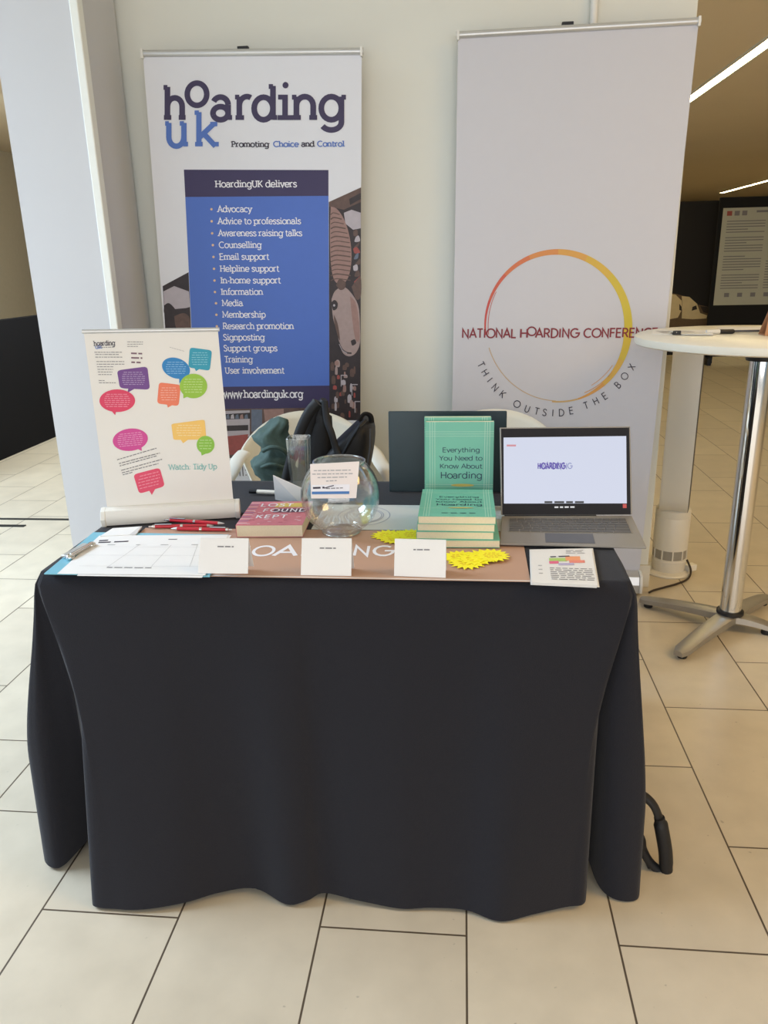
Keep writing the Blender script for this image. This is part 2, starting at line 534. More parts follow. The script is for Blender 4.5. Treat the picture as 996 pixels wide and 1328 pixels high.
# ------------------------------------------------------------------ the setting
def floor_mat():
    m = bpy.data.materials.new('stone_tiles'); m.use_nodes = True
    nt = m.node_tree; b = nt.nodes['Principled BSDF']
    tc = nt.nodes.new('ShaderNodeTexCoord')
    sep = nt.nodes.new('ShaderNodeSeparateXYZ'); nt.links.new(tc.outputs['Object'], sep.inputs[0])
    ax = nt.nodes.new('ShaderNodeMath'); ax.operation = 'ADD'; ax.inputs[1].default_value = TILE_Y0
    ay = nt.nodes.new('ShaderNodeMath'); ay.operation = 'ADD'; ay.inputs[1].default_value = TILE_X0
    nt.links.new(sep.outputs['Y'], ax.inputs[0]); nt.links.new(sep.outputs['X'], ay.inputs[0])
    cb = nt.nodes.new('ShaderNodeCombineXYZ')
    nt.links.new(ax.outputs[0], cb.inputs[0]); nt.links.new(ay.outputs[0], cb.inputs[1])
    br = nt.nodes.new('ShaderNodeTexBrick')
    br.offset = 0.5; br.offset_frequency = 2; br.squash = 1
    br.inputs['Scale'].default_value = 1.0
    br.inputs['Brick Width'].default_value = 0.613
    br.inputs['Row Height'].default_value = 0.313
    br.inputs['Mortar Size'].default_value = 0.0023
    br.inputs['Mortar Smooth'].default_value = 0.1
    br.inputs['Bias'].default_value = 0
    br.inputs['Color1'].default_value = lin((207, 196, 174))
    br.inputs['Color2'].default_value = lin((200, 189, 168))
    br.inputs['Mortar'].default_value = lin((88, 76, 62))
    nt.links.new(cb.outputs[0], br.inputs['Vector'])
    nz = nt.nodes.new('ShaderNodeTexNoise'); nz.inputs['Scale'].default_value = 9; nz.inputs['Detail'].default_value = 6
    nt.links.new(tc.outputs['Object'], nz.inputs['Vector'])
    rp = nt.nodes.new('ShaderNodeMapRange'); rp.inputs[1].default_value = .3; rp.inputs[2].default_value = .7
    rp.inputs[3].default_value = .93; rp.inputs[4].default_value = 1.05
    nt.links.new(nz.outputs['Fac'], rp.inputs[0])
    # a few small dark specks of dirt
    vo = nt.nodes.new('ShaderNodeTexNoise'); vo.inputs['Scale'].default_value = 60; vo.inputs['Detail'].default_value = 1
    nt.links.new(tc.outputs['Object'], vo.inputs['Vector'])
    sp = nt.nodes.new('ShaderNodeMapRange'); sp.inputs[1].default_value = .76; sp.inputs[2].default_value = .82; sp.inputs[3].default_value = 1; sp.inputs[4].default_value = .7
    nt.links.new(vo.outputs['Fac'], sp.inputs[0])
    mu = nt.nodes.new('ShaderNodeMath'); mu.operation = 'MULTIPLY'
    nt.links.new(rp.outputs[0], mu.inputs[0]); nt.links.new(sp.outputs[0], mu.inputs[1])
    mx = nt.nodes.new('ShaderNodeMix'); mx.data_type = 'RGBA'; mx.blend_type = 'MULTIPLY'; mx.inputs[0].default_value = 1
    nt.links.new(br.outputs['Color'], mx.inputs[6]); nt.links.new(mu.outputs[0], mx.inputs[7])
    nt.links.new(mx.outputs[2], b.inputs['Base Color'])
    b.inputs['Roughness'].default_value = .3
    rr = nt.nodes.new('ShaderNodeMapRange'); rr.inputs[3].default_value = .24; rr.inputs[4].default_value = .4
    nt.links.new(nz.outputs['Fac'], rr.inputs[0]); nt.links.new(rr.outputs[0], b.inputs['Roughness'])
    bp = nt.nodes.new('ShaderNodeBump'); bp.inputs['Strength'].default_value = .4; bp.inputs['Distance'].default_value = .002; bp.invert = True
    nt.links.new(br.outputs['Fac'], bp.inputs['Height']); nt.links.new(bp.outputs[0], b.inputs['Normal'])
    return m


TILE_X0 = -0.0205 + 0.313 * 40
TILE_Y0 = -1.28 + 0.613 * 40
WY = 3.17          # front plane of the wall behind the banners
WX = 0.803         # its right end
RX = -1.28         # its left end, where the projecting pier begins

mb = MB(); mb.box((1.5, 8.5, -.05), (26, 27, .1), floor_mat()); struct(mb, 'floor')

mb = MB(); mb.box(((WX + RX) / 2 - .1, WY + .12, 1.8), (WX - RX + .2, .24, 3.6), M_wall); struct(mb, 'wall_back', bevel=.004)
M_pier = mat('pier_paint', (206, 206, 207), .75, scale=3, var=.012)
mb = MB(); mb.box((RX - .145, 2.98, 1.8), (.29, .34, 3.6), M_pier)
struct(mb, 'wall_left')
M_bead = mat('corner_bead', (240, 241, 232), .35, var=.01)
mb = MB(); mb.box((RX + .002, 2.826, 1.8), (.030, .042, 3.6), M_bead); struct(mb, 'trim_1', bevel=.004)
mb = MB(); mb.box(((WX + RX) / 2, WY - .008, .05), (WX - RX + .012, .016, .1), mat('skirting', (214, 210, 196), .5)); struct(mb, 'baseboard_back', bevel=.003)

# hall behind: ceiling, boards' back wall, sides
M_ceil = mat('tan_ceiling', (228, 212, 184), .85, scale=2, var=.02)
mb = MB(); mb.box((1.5, 12.7, 2.65), (26, 18.6, .1), M_ceil); struct(mb, 'ceiling')
mb = MB(); mb.box((1.5, 22.05, 1.4), (26, .1, 2.8), mat('far_wall_paint', (120, 108, 88), .85)); struct(mb, 'wall_far')
mb = MB(); mb.box((9.05, 12.6, 1.4), (.1, 19, 2.8), mat('side_wall_paint', (150, 134, 108), .85)); struct(mb, 'wall_right')
mb = MB(); mb.box((-5.0, 13.4, 1.3), (.1, 17.4, 2.6), mat('brown_wall_paint', (186, 174, 148), .85)); struct(mb, 'wall_hall_left')
# front part of the lobby
mb = MB(); mb.box((1.0, 0.0, 3.75), (13, 6.9, .1), mat('lobby_ceiling', (225, 222, 212), .9)); struct(mb, 'ceiling_lobby')
mb = MB(); mb.box((5.55, 0, 1.85), (.1, 6.9, 3.7), mat('lobby_wall', (205, 196, 176), .85)); struct(mb, 'wall_lobby_right')

# two dark slots in the floor at the left
M_slot = mat('slot_metal', (60, 60, 58), .4, .5)
for k, (y, ww, x1) in enumerate([(3.98, .022, -1.9), (3.86, .03, -2.42)]):
    mb = MB(); mb.box(((-7 + x1) / 2, y, .002), (x1 + 7, ww, .004), M_slot); struct(mb, 'trim_%d' % (k + 2))

# conduit up the wall
p = aty(770, 20, WY - .015)
mb = MB(); mb.tube([(p.x, WY - .0145, .101), (p.x, WY - .0145, 3.5)], .0135, M_white, 12)
lone(mb, 'conduit', (p.x, WY - .0145, .101), 'white conduit pipe running up the wall above the blank-topped banner', 'pipe', smooth=True)

# low black partition at the left
mb = MB(); mb.box((-3.5, 9.2, .505), (.08, 9.4, 1.01), mat('black_partition', (20, 20, 23), .9, var=.05, spec=.15))
lone(mb, 'low_partition', (-3.5, 9.2, 0), 'low matt black partition wall at the far left behind white pier', 'partition', bevel=.003)

# linear ceiling lights
for (x, y0, y1, wd, lab) in [(1.855, 3.9, 13.5, .075, 'long bright ceiling light strip nearest the banner'),
                             (5.3, 9.0, 17.8, .085, 'smaller looking far ceiling light strip above poster board')]:
    t = thing('ceiling_light', (x, (y0 + y1) / 2, 2.6), lab, 'light', group='linear ceiling lights')
    mb = MB(); mb.box((x - wd / 2 - .008, (y0 + y1) / 2, 2.594), (.016, y1 - y0, .014), M_white); mb.box((x + wd / 2 + .008, (y0 + y1) / 2, 2.594), (.016, y1 - y0, .014), M_white)
    mb.build('frame', t)
    mb = MB(); mb.box((x, (y0 + y1) / 2, 2.596), (wd, y1 - y0, .008), glow('warm_led', (255, 232, 176), 22.0)); mb.build('diffuser', t)

# ------------------------------------------------------------------ far poster boards
M_board = mat('black_felt', (30, 28, 28), .95, var=.1, scale=80)
M_board2 = mat('black_board', (14, 13, 14), .9, var=.1, scale=80)


def poster_board(x0, x1, y, h, m, lab):
    t = thing('display_board', ((x0 + x1) / 2, y, 0), lab, 'display board', group='black display boards')
    mb = MB(); mb.box(((x0 + x1) / 2, y, .1 + (h - .1) / 2), (x1 - x0, .04, h - .1), m); mb.build('panel', t, bevel=.004)
    for x in (x0 + .03, x1 - .03):
        mb = MB(); mb.box((x, y - .01, .05), (.05, .3, .1), M_black); mb.build('foot', t, bevel=.004)
    return t


poster_board(1.95, 3.30, 10.85, 2.02, M_board, 'black felt display board with pale skull picture, left of poster board')
poster_board(3.16, 4.6, 10.62, 2.04, M_board2, 'black display board holding the grey text poster')

S = Sheet((3.10, 10.59, .75), (1, 0, 0), (0, 0, 1))
tl, tr = S.px(938, 270), S.px(1010, 263)
bl = S.px(925, 396)
x0, x1, z0, z1 = bl[0], bl[0] + 1.15, bl[1], tl[1]
M_post = mat('poster_paper', (176, 176, 160), .7, var=.03, scale=6)
S.poly([(x0, z0), (x1, z0), (x1, z1), (x0, z1)], M_post, 0)
for k in range(3):
    S.poly([(x0 + .05 + k * .09, z1 - .09), (x0 + .11 + k * .09, z1 - .09), (x0 + .11 + k * .09, z1 - .035), (x0 + .05 + k * .09, z1 - .035)], M_grey_ink if k else mat('poster_red', (150, 70, 60)), 3)
S.poly([(x0 + .4, z1 - .06), (x1 - .1, z1 - .06), (x1 - .1, z1 - .035), (x0 + .4, z1 - .035)], M_grey_ink, 3)
z = z1 - .16
i = 0
while z > z0 + .2:
    i += 1
    e = .52 - (i % 5 == 4) * .2
    if i % 7 != 6:
        S.poly([(x0 + .06, z), (x0 + e, z), (x0 + e, z + .011), (x0 + .06, z + .011)], M_grey_ink, 3)
    if not (z1 - .62 < z < z1 - .4):
        S.poly([(x0 + .58, z), (x0 + 1.08, z), (x0 + 1.08, z + .011), (x0 + .58, z + .011)], M_grey_ink, 3)
    z -= .032
S.poly([(x0 + .6, z1 - .6), (x0 + .8, z1 - .6), (x0 + .8, z1 - .42), (x0 + .6, z1 - .42)], mat('poster_orange', (190, 100, 68)), 3)
for k in range(4):
    S.poly([(x0 + .12 + k * .16, z0 + .1), (x0 + .18 + k * .16, z0 + .1), (x0 + .18 + k * .16, z0 + .15), (x0 + .12 + k * .16, z0 + .15)], M_grey_ink, 3)
lone(S.mb, 'research_poster', S.P(x0, z0), 'grey paper poster of small text with an orange square, pinned on black board', 'poster', solid=.002)

S = Sheet((2.7, 10.82, .6), (1, 0, 0), (0, 0, 1))
M_bone = mat('bone_print', (206, 186, 142), .7, var=.12, scale=14)
M_hole = mat('print_dark', (48, 38, 30), .8)
q = [S.px(*p) for p in [(868, 440), (918, 440), (918, 396), (868, 384)]]
S.poly([S.px(*p) for p in [(866, 450), (919, 450), (919, 398), (905, 395), (888, 384), (872, 380), (866, 380)]], mat('print_brown', (96, 76, 52), .8, var=.3, scale=16), 0)
S.pxpoly([(867, 381), (876, 382), (884, 390), (885, 400), (879, 412), (868, 414), (866, 400)], M_bone, 2)
S.pxpoly([(884, 384), (894, 385), (904, 394), (908, 406), (917, 409), (916, 413), (898, 414), (884, 413), (885, 396)], M_bone, 2)
S.pxpoly([(881, 394), (884, 398), (884, 403), (881, 402)], M_hole, 3)
S.pxpoly([(898, 398), (903, 396), (904, 401), (897, 403)], M_hole, 3)
S.pxpoly([(908, 397), (919, 398), (919, 407), (912, 405)], M_hole, 3)
lone(S.mb, 'bone_picture', S.P(*S.px(890, 450)), 'pale picture of animal skulls at bottom of black felt board', 'picture', solid=.002)

# ------------------------------------------------------------------ roller banners
def slab(S, pts, m, th):
    S.mb.hexa([S.P(p[0], p[1], 0) - S.n * th for p in pts], [S.P(p[0], p[1], 0) for p in pts], m)


def bar(mb, a, b, ry, rz, m, n=12):
    """rounded bar along a-b"""
    mb.tube([a, b], ry, m, n, flat=rz, up=(0, 1, 0))


def banner_frame(t, S, corners, cassette_half, th=.001):
    """top rail, cassette, feet and pole of a roller banner whose sheet S has the 4 corners given"""
    (bl, br_, tr, tl) = corners
    A, B = S.P(*tl), S.P(*tr)
    mb = MB(); d = (B - A).normalized()
    bar(mb, A - d * .006 + Vector((0, 0, .006)), B + d * .006 + Vector((0, 0, .006)), .011, .012, M_alu)
    for q in (A, B):
        mb.box(q + Vector((0, 0, .004)), (.008, .028, .03), M_white)
    mb.build('top_rail', t, smooth=True)
    mb = MB(); c = (A + B) / 2; mb.box(c + Vector((-.03, .012, .022)), (.04, .02, .014), M_black)
    mb.build('pole_clip', t, bevel=.002)
    C, D = S.P(*bl), S.P(*br_)
    mid = (C + D) / 2
    d = (D - C); d.z = 0; d.normalize(); nrm = Vector((-d.y, d.x, 0))
    prof = [(-.06, .012), (-.062, .05), (-.052, .085), (-.02, .098), (.015, .09), (.03, .05), (.03, .012)]
    mb = MB(); rings = []
    base = Vector((mid.x, mid.y, 0))
    for s in (-1, 1):
        rings.append([base + d * (s * cassette_half) + nrm * p[0] + Vector((0, 0, p[1])) for p in prof])
    mb.rings(rings, M_alu)
    cas = mb.build('cassette', t, bevel=.003)
    for s in (-1, 1):
        mb = MB(); rings = []
        for k in (0, 1):
            rings.append([base + d * (s * (cassette_half + k * .012)) + nrm * (p[0] * 1.06) + Vector((0, 0, max(.004, p[1] * 1.03))) for p in prof])
        mb.rings(rings, M_white); mb.build('end_cap', cas, bevel=.003)
        mb = MB(); mb.box(base + d * (s * cassette_half * .8) + Vector((0, -.04, .006)), (.05, .17, .012), M_alu); mb.build('foot', t, bevel=.003)
    mb = MB(); mb.tube([mid + nrm * .03 + Vector((0, 0, .0)), c + nrm * .018 + Vector((0, 0, .01))], .008, M_alu, 10); mb.build('pole', t, smooth=True)


# --- banner with the blue list
M_sheet1 = mat('banner_vinyl', (222, 223, 228), .5, var=.01)
M_navy = mat('banner_navy', (52, 42, 82), .5, var=.04)
M_blue = mat('banner_blue', (74, 108, 190), .5, var=.03)
M_lblue = mat('logo_blue', (78, 112, 186), .5, var=.02)
M_plum = mat('logo_plum', (56, 46, 80), .5, var=.02)
B1Y = 3.085
S = Sheet((-.8, B1Y, 0), (1, 0, 0), (0, 0, 1))
tl, tr = S.px(185.5, 72), S.px(469, 69)
lp, rp = S.px(208, 365), S.px(467.3, 520)


def at_h(p, q, h):
    k = (h - p[1]) / (q[1] - p[1]); return (p[0] + (q[0] - p[0]) * k, h)


bl, br_ = at_h(tl, lp, .09), at_h(tr, rp, .09)
t = thing('roller_banner', S.P((bl[0] + br_[0]) / 2, 0), 'tall roller banner with blue panel listing services, behind the white chairs', 'banner', group=None)
slab(S, [bl, br_, tr, tl], M_sheet1, .001)
S.pxpoly([(238.5, 220), (426, 220.5), (426, 254), (240.3, 255.5)], M_navy, 1)
S.pxpoly([(240.3, 255.5), (426, 254), (427.2, 500), (252, 502)], M_blue, 1)
S.pxpoly([(252, 502), (427.2, 500), (427.4, 528.5), (253.5, 531)], M_navy, 1)
z2 = lambda X, Y: (180 + X / 3.32, 50 + Y / 3.32)
z3 = lambda X, Y: (200 + X / 3.557, 340 + Y / 3.557)


def letter(S, ch, x0, x1, y_base, y_top, unit_top, wpx, m, slab_=True, layer=3, f=z2):
    """one letter fitted between x0..x1, its baseline and its height unit_top at y_top"""
    adv, strokes, ser = G[ch]
    a0, b0 = f(x0, y_base); a1, b1 = f(x1, y_top)
    xs = [p[0] for s in strokes for p in s]; lo, hi = min(xs), max(xs)
    if slab_:
        lo = min([lo] + [s[0] - s[2] for s in ser]); hi = max([hi] + [s[0] + s[3] for s in ser])
    sx = (a1 - a0 - wpx * .8) / (hi - lo); sy = (b0 - b1 - wpx * .5) / unit_top
    P = lambda x, y: (a0 + wpx * .4 + (x - lo) * sx, b0 - wpx * .0 - y * sy)
    for s in strokes:
        for q in ribbon([P(*p) for p in s], wpx):
            S.poly([S.px(*p) for p in q], m, layer)
    if slab_:
        for (x, y, l, r) in ser:
            yy = y - wpx * .1 / sy if y > .4 else y + wpx * .4 / sy
            for q in ribbon([P(x - l, yy), P(x + r, yy)], wpx * .85):
                S.poly([S.px(*p) for p in q], m, layer)


letter(S, 'h', 97, 212, 350, 196, .75, 7.4, M_plum)
for q in ribbon([(180 + (251 + 42 * math.cos(k * PI / 18)) / 3.32, 50 + (240 + 48 * math.sin(k * PI / 18)) / 3.32) for k in range(37)], 7.2):
    S.poly([S.px(*p) for p in q], M_plum, 3)
letter(S, 'a', 310, 412, 350, 240, .5, 7.4, M_plum)
letter(S, 'r', 405, 492, 350, 238, .5, 7.2, M_plum)
letter(S, 'd', 487, 606, 350, 192, .75, 7.4, M_plum)
letter(S, 'i', 600, 660, 350, 240, .5, 7.4, M_plum) if False else None
for (a, b, c_, d_) in [(618, 242, 642, 350)]:
    S.pxpoly([z2(a, b), z2(c_, b), z2(c_, d_), z2(a, d_)], M_plum, 3)
S.pxpoly([z2(600, 242), z2(630, 242), z2(630, 263), z2(600, 263)], M_plum, 4)
S.pxpoly([z2(598, 330), z2(664, 330), z2(664, 351), z2(598, 351)], M_plum, 4)
S.pxpoly([z2(632 + 13 * math.cos(k * PI / 8), 201 + 14 * math.sin(k * PI / 8)) for k in range(16)], M_plum, 3)
letter(S, 'n', 650, 778, 350, 238, .5, 7.4, M_plum)
letter(S, 'g', 776, 902, 350, 238, .5, 7.4, M_plum)
letter(S, 'u', 105, 222, 464, 352, .5, 7.0, M_lblue, layer=5)
letter(S, 'k', 232, 354, 464, 306, .75, 6.8, M_lblue, layer=5)
M_mid = mat('tag_blue', (88, 110, 150), .5)
S.text('Promoting', (300.5, 190.6), (349, 190.6), M_ink, cap=7, wt=.13, slab=True)
S.text('Choice', (354.6, 190.4), (387.5, 190.4), M_lblue, cap=7, wt=.13, slab=True)
S.text('and', (391, 190.2), (408, 190.2), M_ink, cap=7, wt=.13, slab=True)
S.text('Control', (411.6, 190), (447, 190), M_lblue, cap=7, wt=.13, slab=True)
S.text('HoardingUK delivers', (279.4, 242.8), (385.4, 242.6), M_white_ink, cap=8.4, wt=.1, slab=True)
M_bul = mat('bullet_ink', (226, 190, 150), .6)
for s, xa, xb, yb in [('Advocacy', 282.4, 327, 275), ('Advice to professionals', 282.7, 390.8, 290.6), ('Awareness raising talks', 283.3, 392.3, 306.2),
                      ('Counselling', 284.2, 339.3, 321.5), ('Email support', 285, 349.5, 336.8), ('Helpline support', 285.7, 362.5, 352.2),
                      ('In-home support', 286.3, 364.5, 367.4), ('Information', 286.9, 341.4, 382.3), ('Media', 288.3, 315.3, 396.9),
                      ('Membership', 288.8, 344.8, 411.8), ('Research promotion', 289.4, 381.3, 426.7), ('Signposting', 289.7, 343.4, 441.3),
                      ('Support groups', 290.2, 360.2, 455.4), ('Training', 291.4, 327.9, 470), ('User involvement', 292.2, 369.2, 484.3)]:
    S.text(s, (xa, yb), (xb, yb - .1), M_white_ink, cap=7.8, wt=.1, slab=True)
    bx = xa - 8
    S.pxpoly([(bx + 1.6 * math.cos(k * PI / 5), yb - 3.6 + 1.6 * math.sin(k * PI / 5)) for k in range(10)], M_bul, 3)
S.text('www.hoardinguk.org', (290.4, 515.8), (393.1, 515.6), M_white_ink, cap=9.4, wt=.11, slab=True)
# photo print right of the panel: stuffed animal heads and clutter
M_ph_dark = mat('photo_dark', (44, 34, 36), .5, var=.55, scale=34)
M_ph_brown = mat('photo_brown', (92, 70, 62), .5, var=.4, scale=50)
M_ph_pink = mat('photo_dusty_pink', (148, 116, 108), .5, var=.2, scale=60)
M_ph_goat = mat('photo_goat', (158, 138, 134), .5, var=.16, scale=60)
M_ph_pale = mat('photo_pale', (176, 168, 174), .5, var=.12, scale=40)
M_ph_red = mat('photo_red', (150, 72, 66), .5, var=.3, scale=60)
M_ph_blue = mat('photo_blue', (96, 106, 124), .5, var=.3, scale=60)
S.pxpoly([(426.5, 262), (468.3, 243), (467.4, 545), (427.3, 545)], M_ph_dark, 1)
S.pxpoly([(426.5, 262), (468.3, 243), (468.2, 262), (446, 272), (427, 268)], M_ph_brown, 2)
S.pxpoly([(453, 258), (468, 250), (468, 258), (454, 266)], M_ph_dark, 3)
S.pxpoly([(446, 276), (456, 272), (468, 276), (468, 296), (458, 298), (448, 290)], M_ph_pale, 2)
smooth = lambda pts: catmull(pts + [pts[0]], 5)
hx = [(429, 268), (437, 271), (446, 284), (453, 305), (456, 332), (453, 356), (445, 368), (434, 364), (429, 340), (428, 300)]
S.pxpoly(smooth(hx), M_ph_pink, 3)
for k in range(15):
    y = 276 + k * 6.1
    w_ = 7 + 9.5 * math.sin(min(1, k / 8) * PI / 2)
    pl = [(429, y + 2.5), (429 + w_ * .5, y), (430 + w_ * 1.5, y + 2.2)]
    for q in ribbon(catmull(pl, 4), 1.2 + .5 * (k % 2)):
        S.poly([S.px(*p) for p in q], M_ph_brown, 4)
for k in range(9):
    S.pxpoly(smooth([(458 + (k % 3) * 3.4, 300 + k * 7.5), (463 + (k % 3) * 2, 298 + k * 7.5), (464 + (k % 2) * 3, 305 + k * 7.5), (459 + (k % 2), 306 + k * 7.5)]), [M_ph_brown, M_ph_pale, M_ph_brown, M_ph_red, M_ph_blue][k % 5], 3)
head = [(430, 388), (435, 377), (446, 372), (457, 382), (465, 398), (467, 425), (467, 444), (462, 457), (454, 462), (446, 459), (441, 449), (438, 434), (432, 412)]
S.pxpoly(smooth(head), M_ph_goat, 3)
S.pxpoly(smooth([(454, 384), (461, 392), (465, 412), (466, 440), (461, 440), (457, 415)]), M_ph_pink, 4)
S.pxpoly(smooth([(433, 408), (438, 420), (441, 440), (439, 438), (434, 420)]), M_ph_brown, 4)
S.pxpoly(smooth([(456, 372), (462, 364), (468, 360), (468, 384), (462, 388)]), M_ph_brown, 4)
S.pxpoly(smooth([(436, 370), (440, 362), (448, 366), (447, 374), (441, 376)]), M_ph_brown, 4)
S.pxpoly(smooth([(430, 392), (434, 389), (438, 393), (437, 400), (432, 402)]), M_ph_dark, 5)
S.pxpoly([(433.5 + 1.4 * math.cos(k * PI / 6), 396 + 1.6 * math.sin(k * PI / 6)) for k in range(12)], M_ph_pale, 6)
S.pxpoly(smooth([(455, 442), (460, 440), (462, 445), (457, 448)]), M_ph_dark, 5)
for q in ribbon(catmull([(439, 443), (443, 452), (449, 457), (456, 458)], 4), 2.0):
    S.poly([S.px(*p) for p in q], M_ph_dark, 5)
for q in ribbon(catmull([(440, 446), (444, 454), (450, 458)], 4), .7):
    S.poly([S.px(*p) for p in q], M_ph_pale, 6)
rn_ = random.Random(21)
for k in range(34):
    a, b = rn_.uniform(430, 464), rn_.uniform(468, 540)
    ww, hh = rn_.uniform(2, 5), rn_.uniform(4, 11)
    m_ = [M_ph_pale, M_ph_brown, M_ph_pink, M_ph_brown, M_ph_goat, M_ph_red, M_ph_brown][k % 7]
    S.pxpoly(smooth([(a - ww / 2, b + hh / 2), (a + ww / 2, b + hh / 2), (a + ww * .55, b - hh / 4), (a, b - hh / 2), (a - ww * .5, b - hh / 4)]), m_, 3)
for (a, b) in [(456, 498), (442, 486), (460, 520)]:
    S.pxpoly([(a, b), (a + 8, b), (a + 8, b + 1.2), (a, b + 1.2)], M_ph_pale, 5)
    S.pxpoly([(a, b), (a + 1, b), (a + 1, b + 15), (a, b + 15)], M_ph_pale, 5)
# photo print left of the panel
S.pxpoly([(211, 371), (244.6, 353), (248, 430), (214.5, 430)], M_ph_dark, 1)
S.pxpoly([(212, 378), (226, 371), (245, 378), (246.5, 398), (226, 404), (213.5, 404)], M_ph_pale, 2)
S.pxpoly(smooth([(213, 396), (219, 393), (226, 399), (229, 406), (214, 407)]), M_ph_dark, 4)
S.pxpoly(smooth([(226, 410), (238, 406), (246, 412), (246, 426), (230, 427)]), M_ph_brown, 4)
S.pxpoly([(213, 402), (246.5, 399), (246.6, 403), (214, 408)], M_ph_dark, 3)
# photo prints under the panel
S.pxpoly([(253.5, 531), (427.4, 528.5), (428, 548), (427, 585), (256, 597)], M_ph_brown, 1)
S.pxpoly([(289, 533), (324, 532), (324, 566), (291, 572)], M_ph_pale, 2)
S.pxpoly([(291, 537), (325, 535), (325, 543), (291, 544)], M_ph_dark, 3)
for k in range(5):
    S.pxpoly([(293 + k * 6, 543), (298 + k * 6, 543), (297 + k * 6, 537), (294 + k * 6, 538)], [M_ph_blue, M_ph_pale, M_ph_blue, M_ph_pink, M_ph_blue][k], 4)
S.pxpoly([(292, 552), (322, 551), (322, 558), (293, 559)], M_ph_dark, 3)
S.pxpoly([(292, 566), (322, 563), (318, 588), (296, 590)], M_ph_red, 3)
S.pxpoly([(326, 531), (340, 531), (340, 556), (326, 560)], M_ph_blue, 2)
S.pxpoly([(342, 531), (368, 530), (368, 548), (344, 550)], M_ph_pink, 2)
S.pxpoly([(370, 532), (398, 531), (398, 546), (370, 548)], M_ph_brown, 2)
S.pxpoly([(400, 531), (416, 530.5), (416, 548), (400, 548)], M_ph_blue, 2)
S.text('Call: 02', (292, 617.5), (341, 617), M_grey_ink, cap=13, wt=.09)
S.mb.build('banner_sheet', t)
banner_frame(t, S, (bl, br_, tr, tl), (br_[0] - bl[0]) / 2 + .01)

# --- conference banner at the right
B2Y = 3.115
S = Sheet((-.05, B2Y, 0), (1, 0, 0), (0, 0, 1))
tl, tr = S.px(594, 48), S.px(906, 30)
lp, rp = S.px(586.5, 530), S.px(852, 530)
bl, br_ = at_h(tl, lp, .09), at_h(tr, rp, .09)
t = thing('roller_banner', S.P((bl[0] + br_[0]) / 2, 0), 'tall white roller banner with a thin red and yellow ring, right of blue banner', 'banner')
slab(S, [bl, br_, tr, tl], mat('banner_vinyl_grey', (203, 203, 209), .5, var=.01), .001)
ring_cols = [(196, 74, 66), (202, 92, 70), (210, 116, 72), (214, 140, 74), (216, 160, 74), (214, 176, 66), (208, 184, 56), (206, 186, 54), (210, 184, 60), (216, 172, 72), (218, 156, 76), (206, 170, 110)]
NR = 96
for k in range(NR):
    u0, u1 = k / NR, (k + 1) / NR
    pts = []
    for u in (u0, u1):
        a = math.radians(187 - u * 282)
        th = 2 + 9 * math.sin(min(1, u * 1.25) * PI * .5) ** 1.2
        if u > .68:
            th *= max(.18, 1 - (u - .68) / .3)
        r_o = 1.0; r_i = 1 - th / 96.0
        pts.append(((724 + 96 * r_o * math.cos(a), 422.5 - 99.5 * r_o * math.sin(a)), (724 + 96 * r_i * math.cos(a), 422.5 - 99.5 * r_i * math.sin(a))))
    m = mat('ring_%d' % int(u0 * 11.99), ring_cols[int(u0 * 11.99)], .5, var=.04)
    S.pxpoly([pts[0][0], pts[1][0], pts[1][1], pts[0][1]], m, 2)
for rad, a0, a1, wd in [(91, 152, 187, .7), (94, 197, 268, .8), (90.5, 292, 325, .9), (86, 300, 325, .7)]:
    pl = [(724 + rad * math.cos(math.radians(a0 + (a1 - a0) * k / 24)), 422.5 - rad * 1.036 * math.sin(math.radians(a0 + (a1 - a0) * k / 24))) for k in range(25)]
    for q in ribbon(pl, wd):
        S.poly([S.px(*p) for p in q], mat('ring_0' if a1 < 190 else ('ring_11' if a0 < 200 else 'ring_10'), (0, 0, 0)), 2)
M_maroon = mat('maroon_ink', (132, 34, 48), .5)
S.text('NATIONAL', (598.6, 438), (669.5, 437.8), M_maroon, cap=11.2, wt=.12)
S.text('H', (673.5, 437.8), (685.5, 437.8), M_maroon, cap=11.2, wt=.12)
for q in ribbon([(689.6 + 5.6 * math.cos(k * PI / 12), 429.6 + 5.4 * math.sin(k * PI / 12)) for k in range(25)], 1.9):
    S.poly([S.px(*p) for p in q], M_maroon, 3)
S.text('ARDING', (694, 437.7), (751, 437.5), M_maroon, cap=11.2, wt=.12)
S.text('CONFERENCE', (756.5, 437.5), (853, 437), M_maroon, cap=11.2, wt=.12)
for ch, X, Y in [('T', 212, 640), ('H', 230, 675), ('I', 250, 706), ('N', 273, 739), ('K', 305, 767), ('O', 367, 810), ('U', 411, 831), ('T', 452, 841), ('S', 486, 846), ('I', 521, 848), ('D', 558, 847), ('E', 600, 838), ('T', 664, 816), ('H', 706, 797), ('E', 744, 775), ('B', 800, 728), ('O', 830, 690), ('X', 860, 650)]:
    cx_, cy_ = 560 + X / 3.32, 280 + Y / 3.32
    d = Vector((724 - cx_, 422.5 - cy_)).normalized()       # letter up, towards the ring's centre
    rt = Vector((-d.y, d.x))
    adv, ps = glyph_polys(ch, .085)
    for q in ps:
        S.poly([S.px(cx_ + rt.x * (p[0] - adv / 2) * 12.4 + d.x * (p[1] - .35) * 12.4, cy_ + rt.y * (p[0] - adv / 2) * 12.4 + d.y * (p[1] - .35) * 12.4) for p in q], M_ink, 3)
S.mb.build('banner_sheet', t)
banner_frame(t, S, (bl, br_, tr, tl), (br_[0] - bl[0]) / 2 - .008)

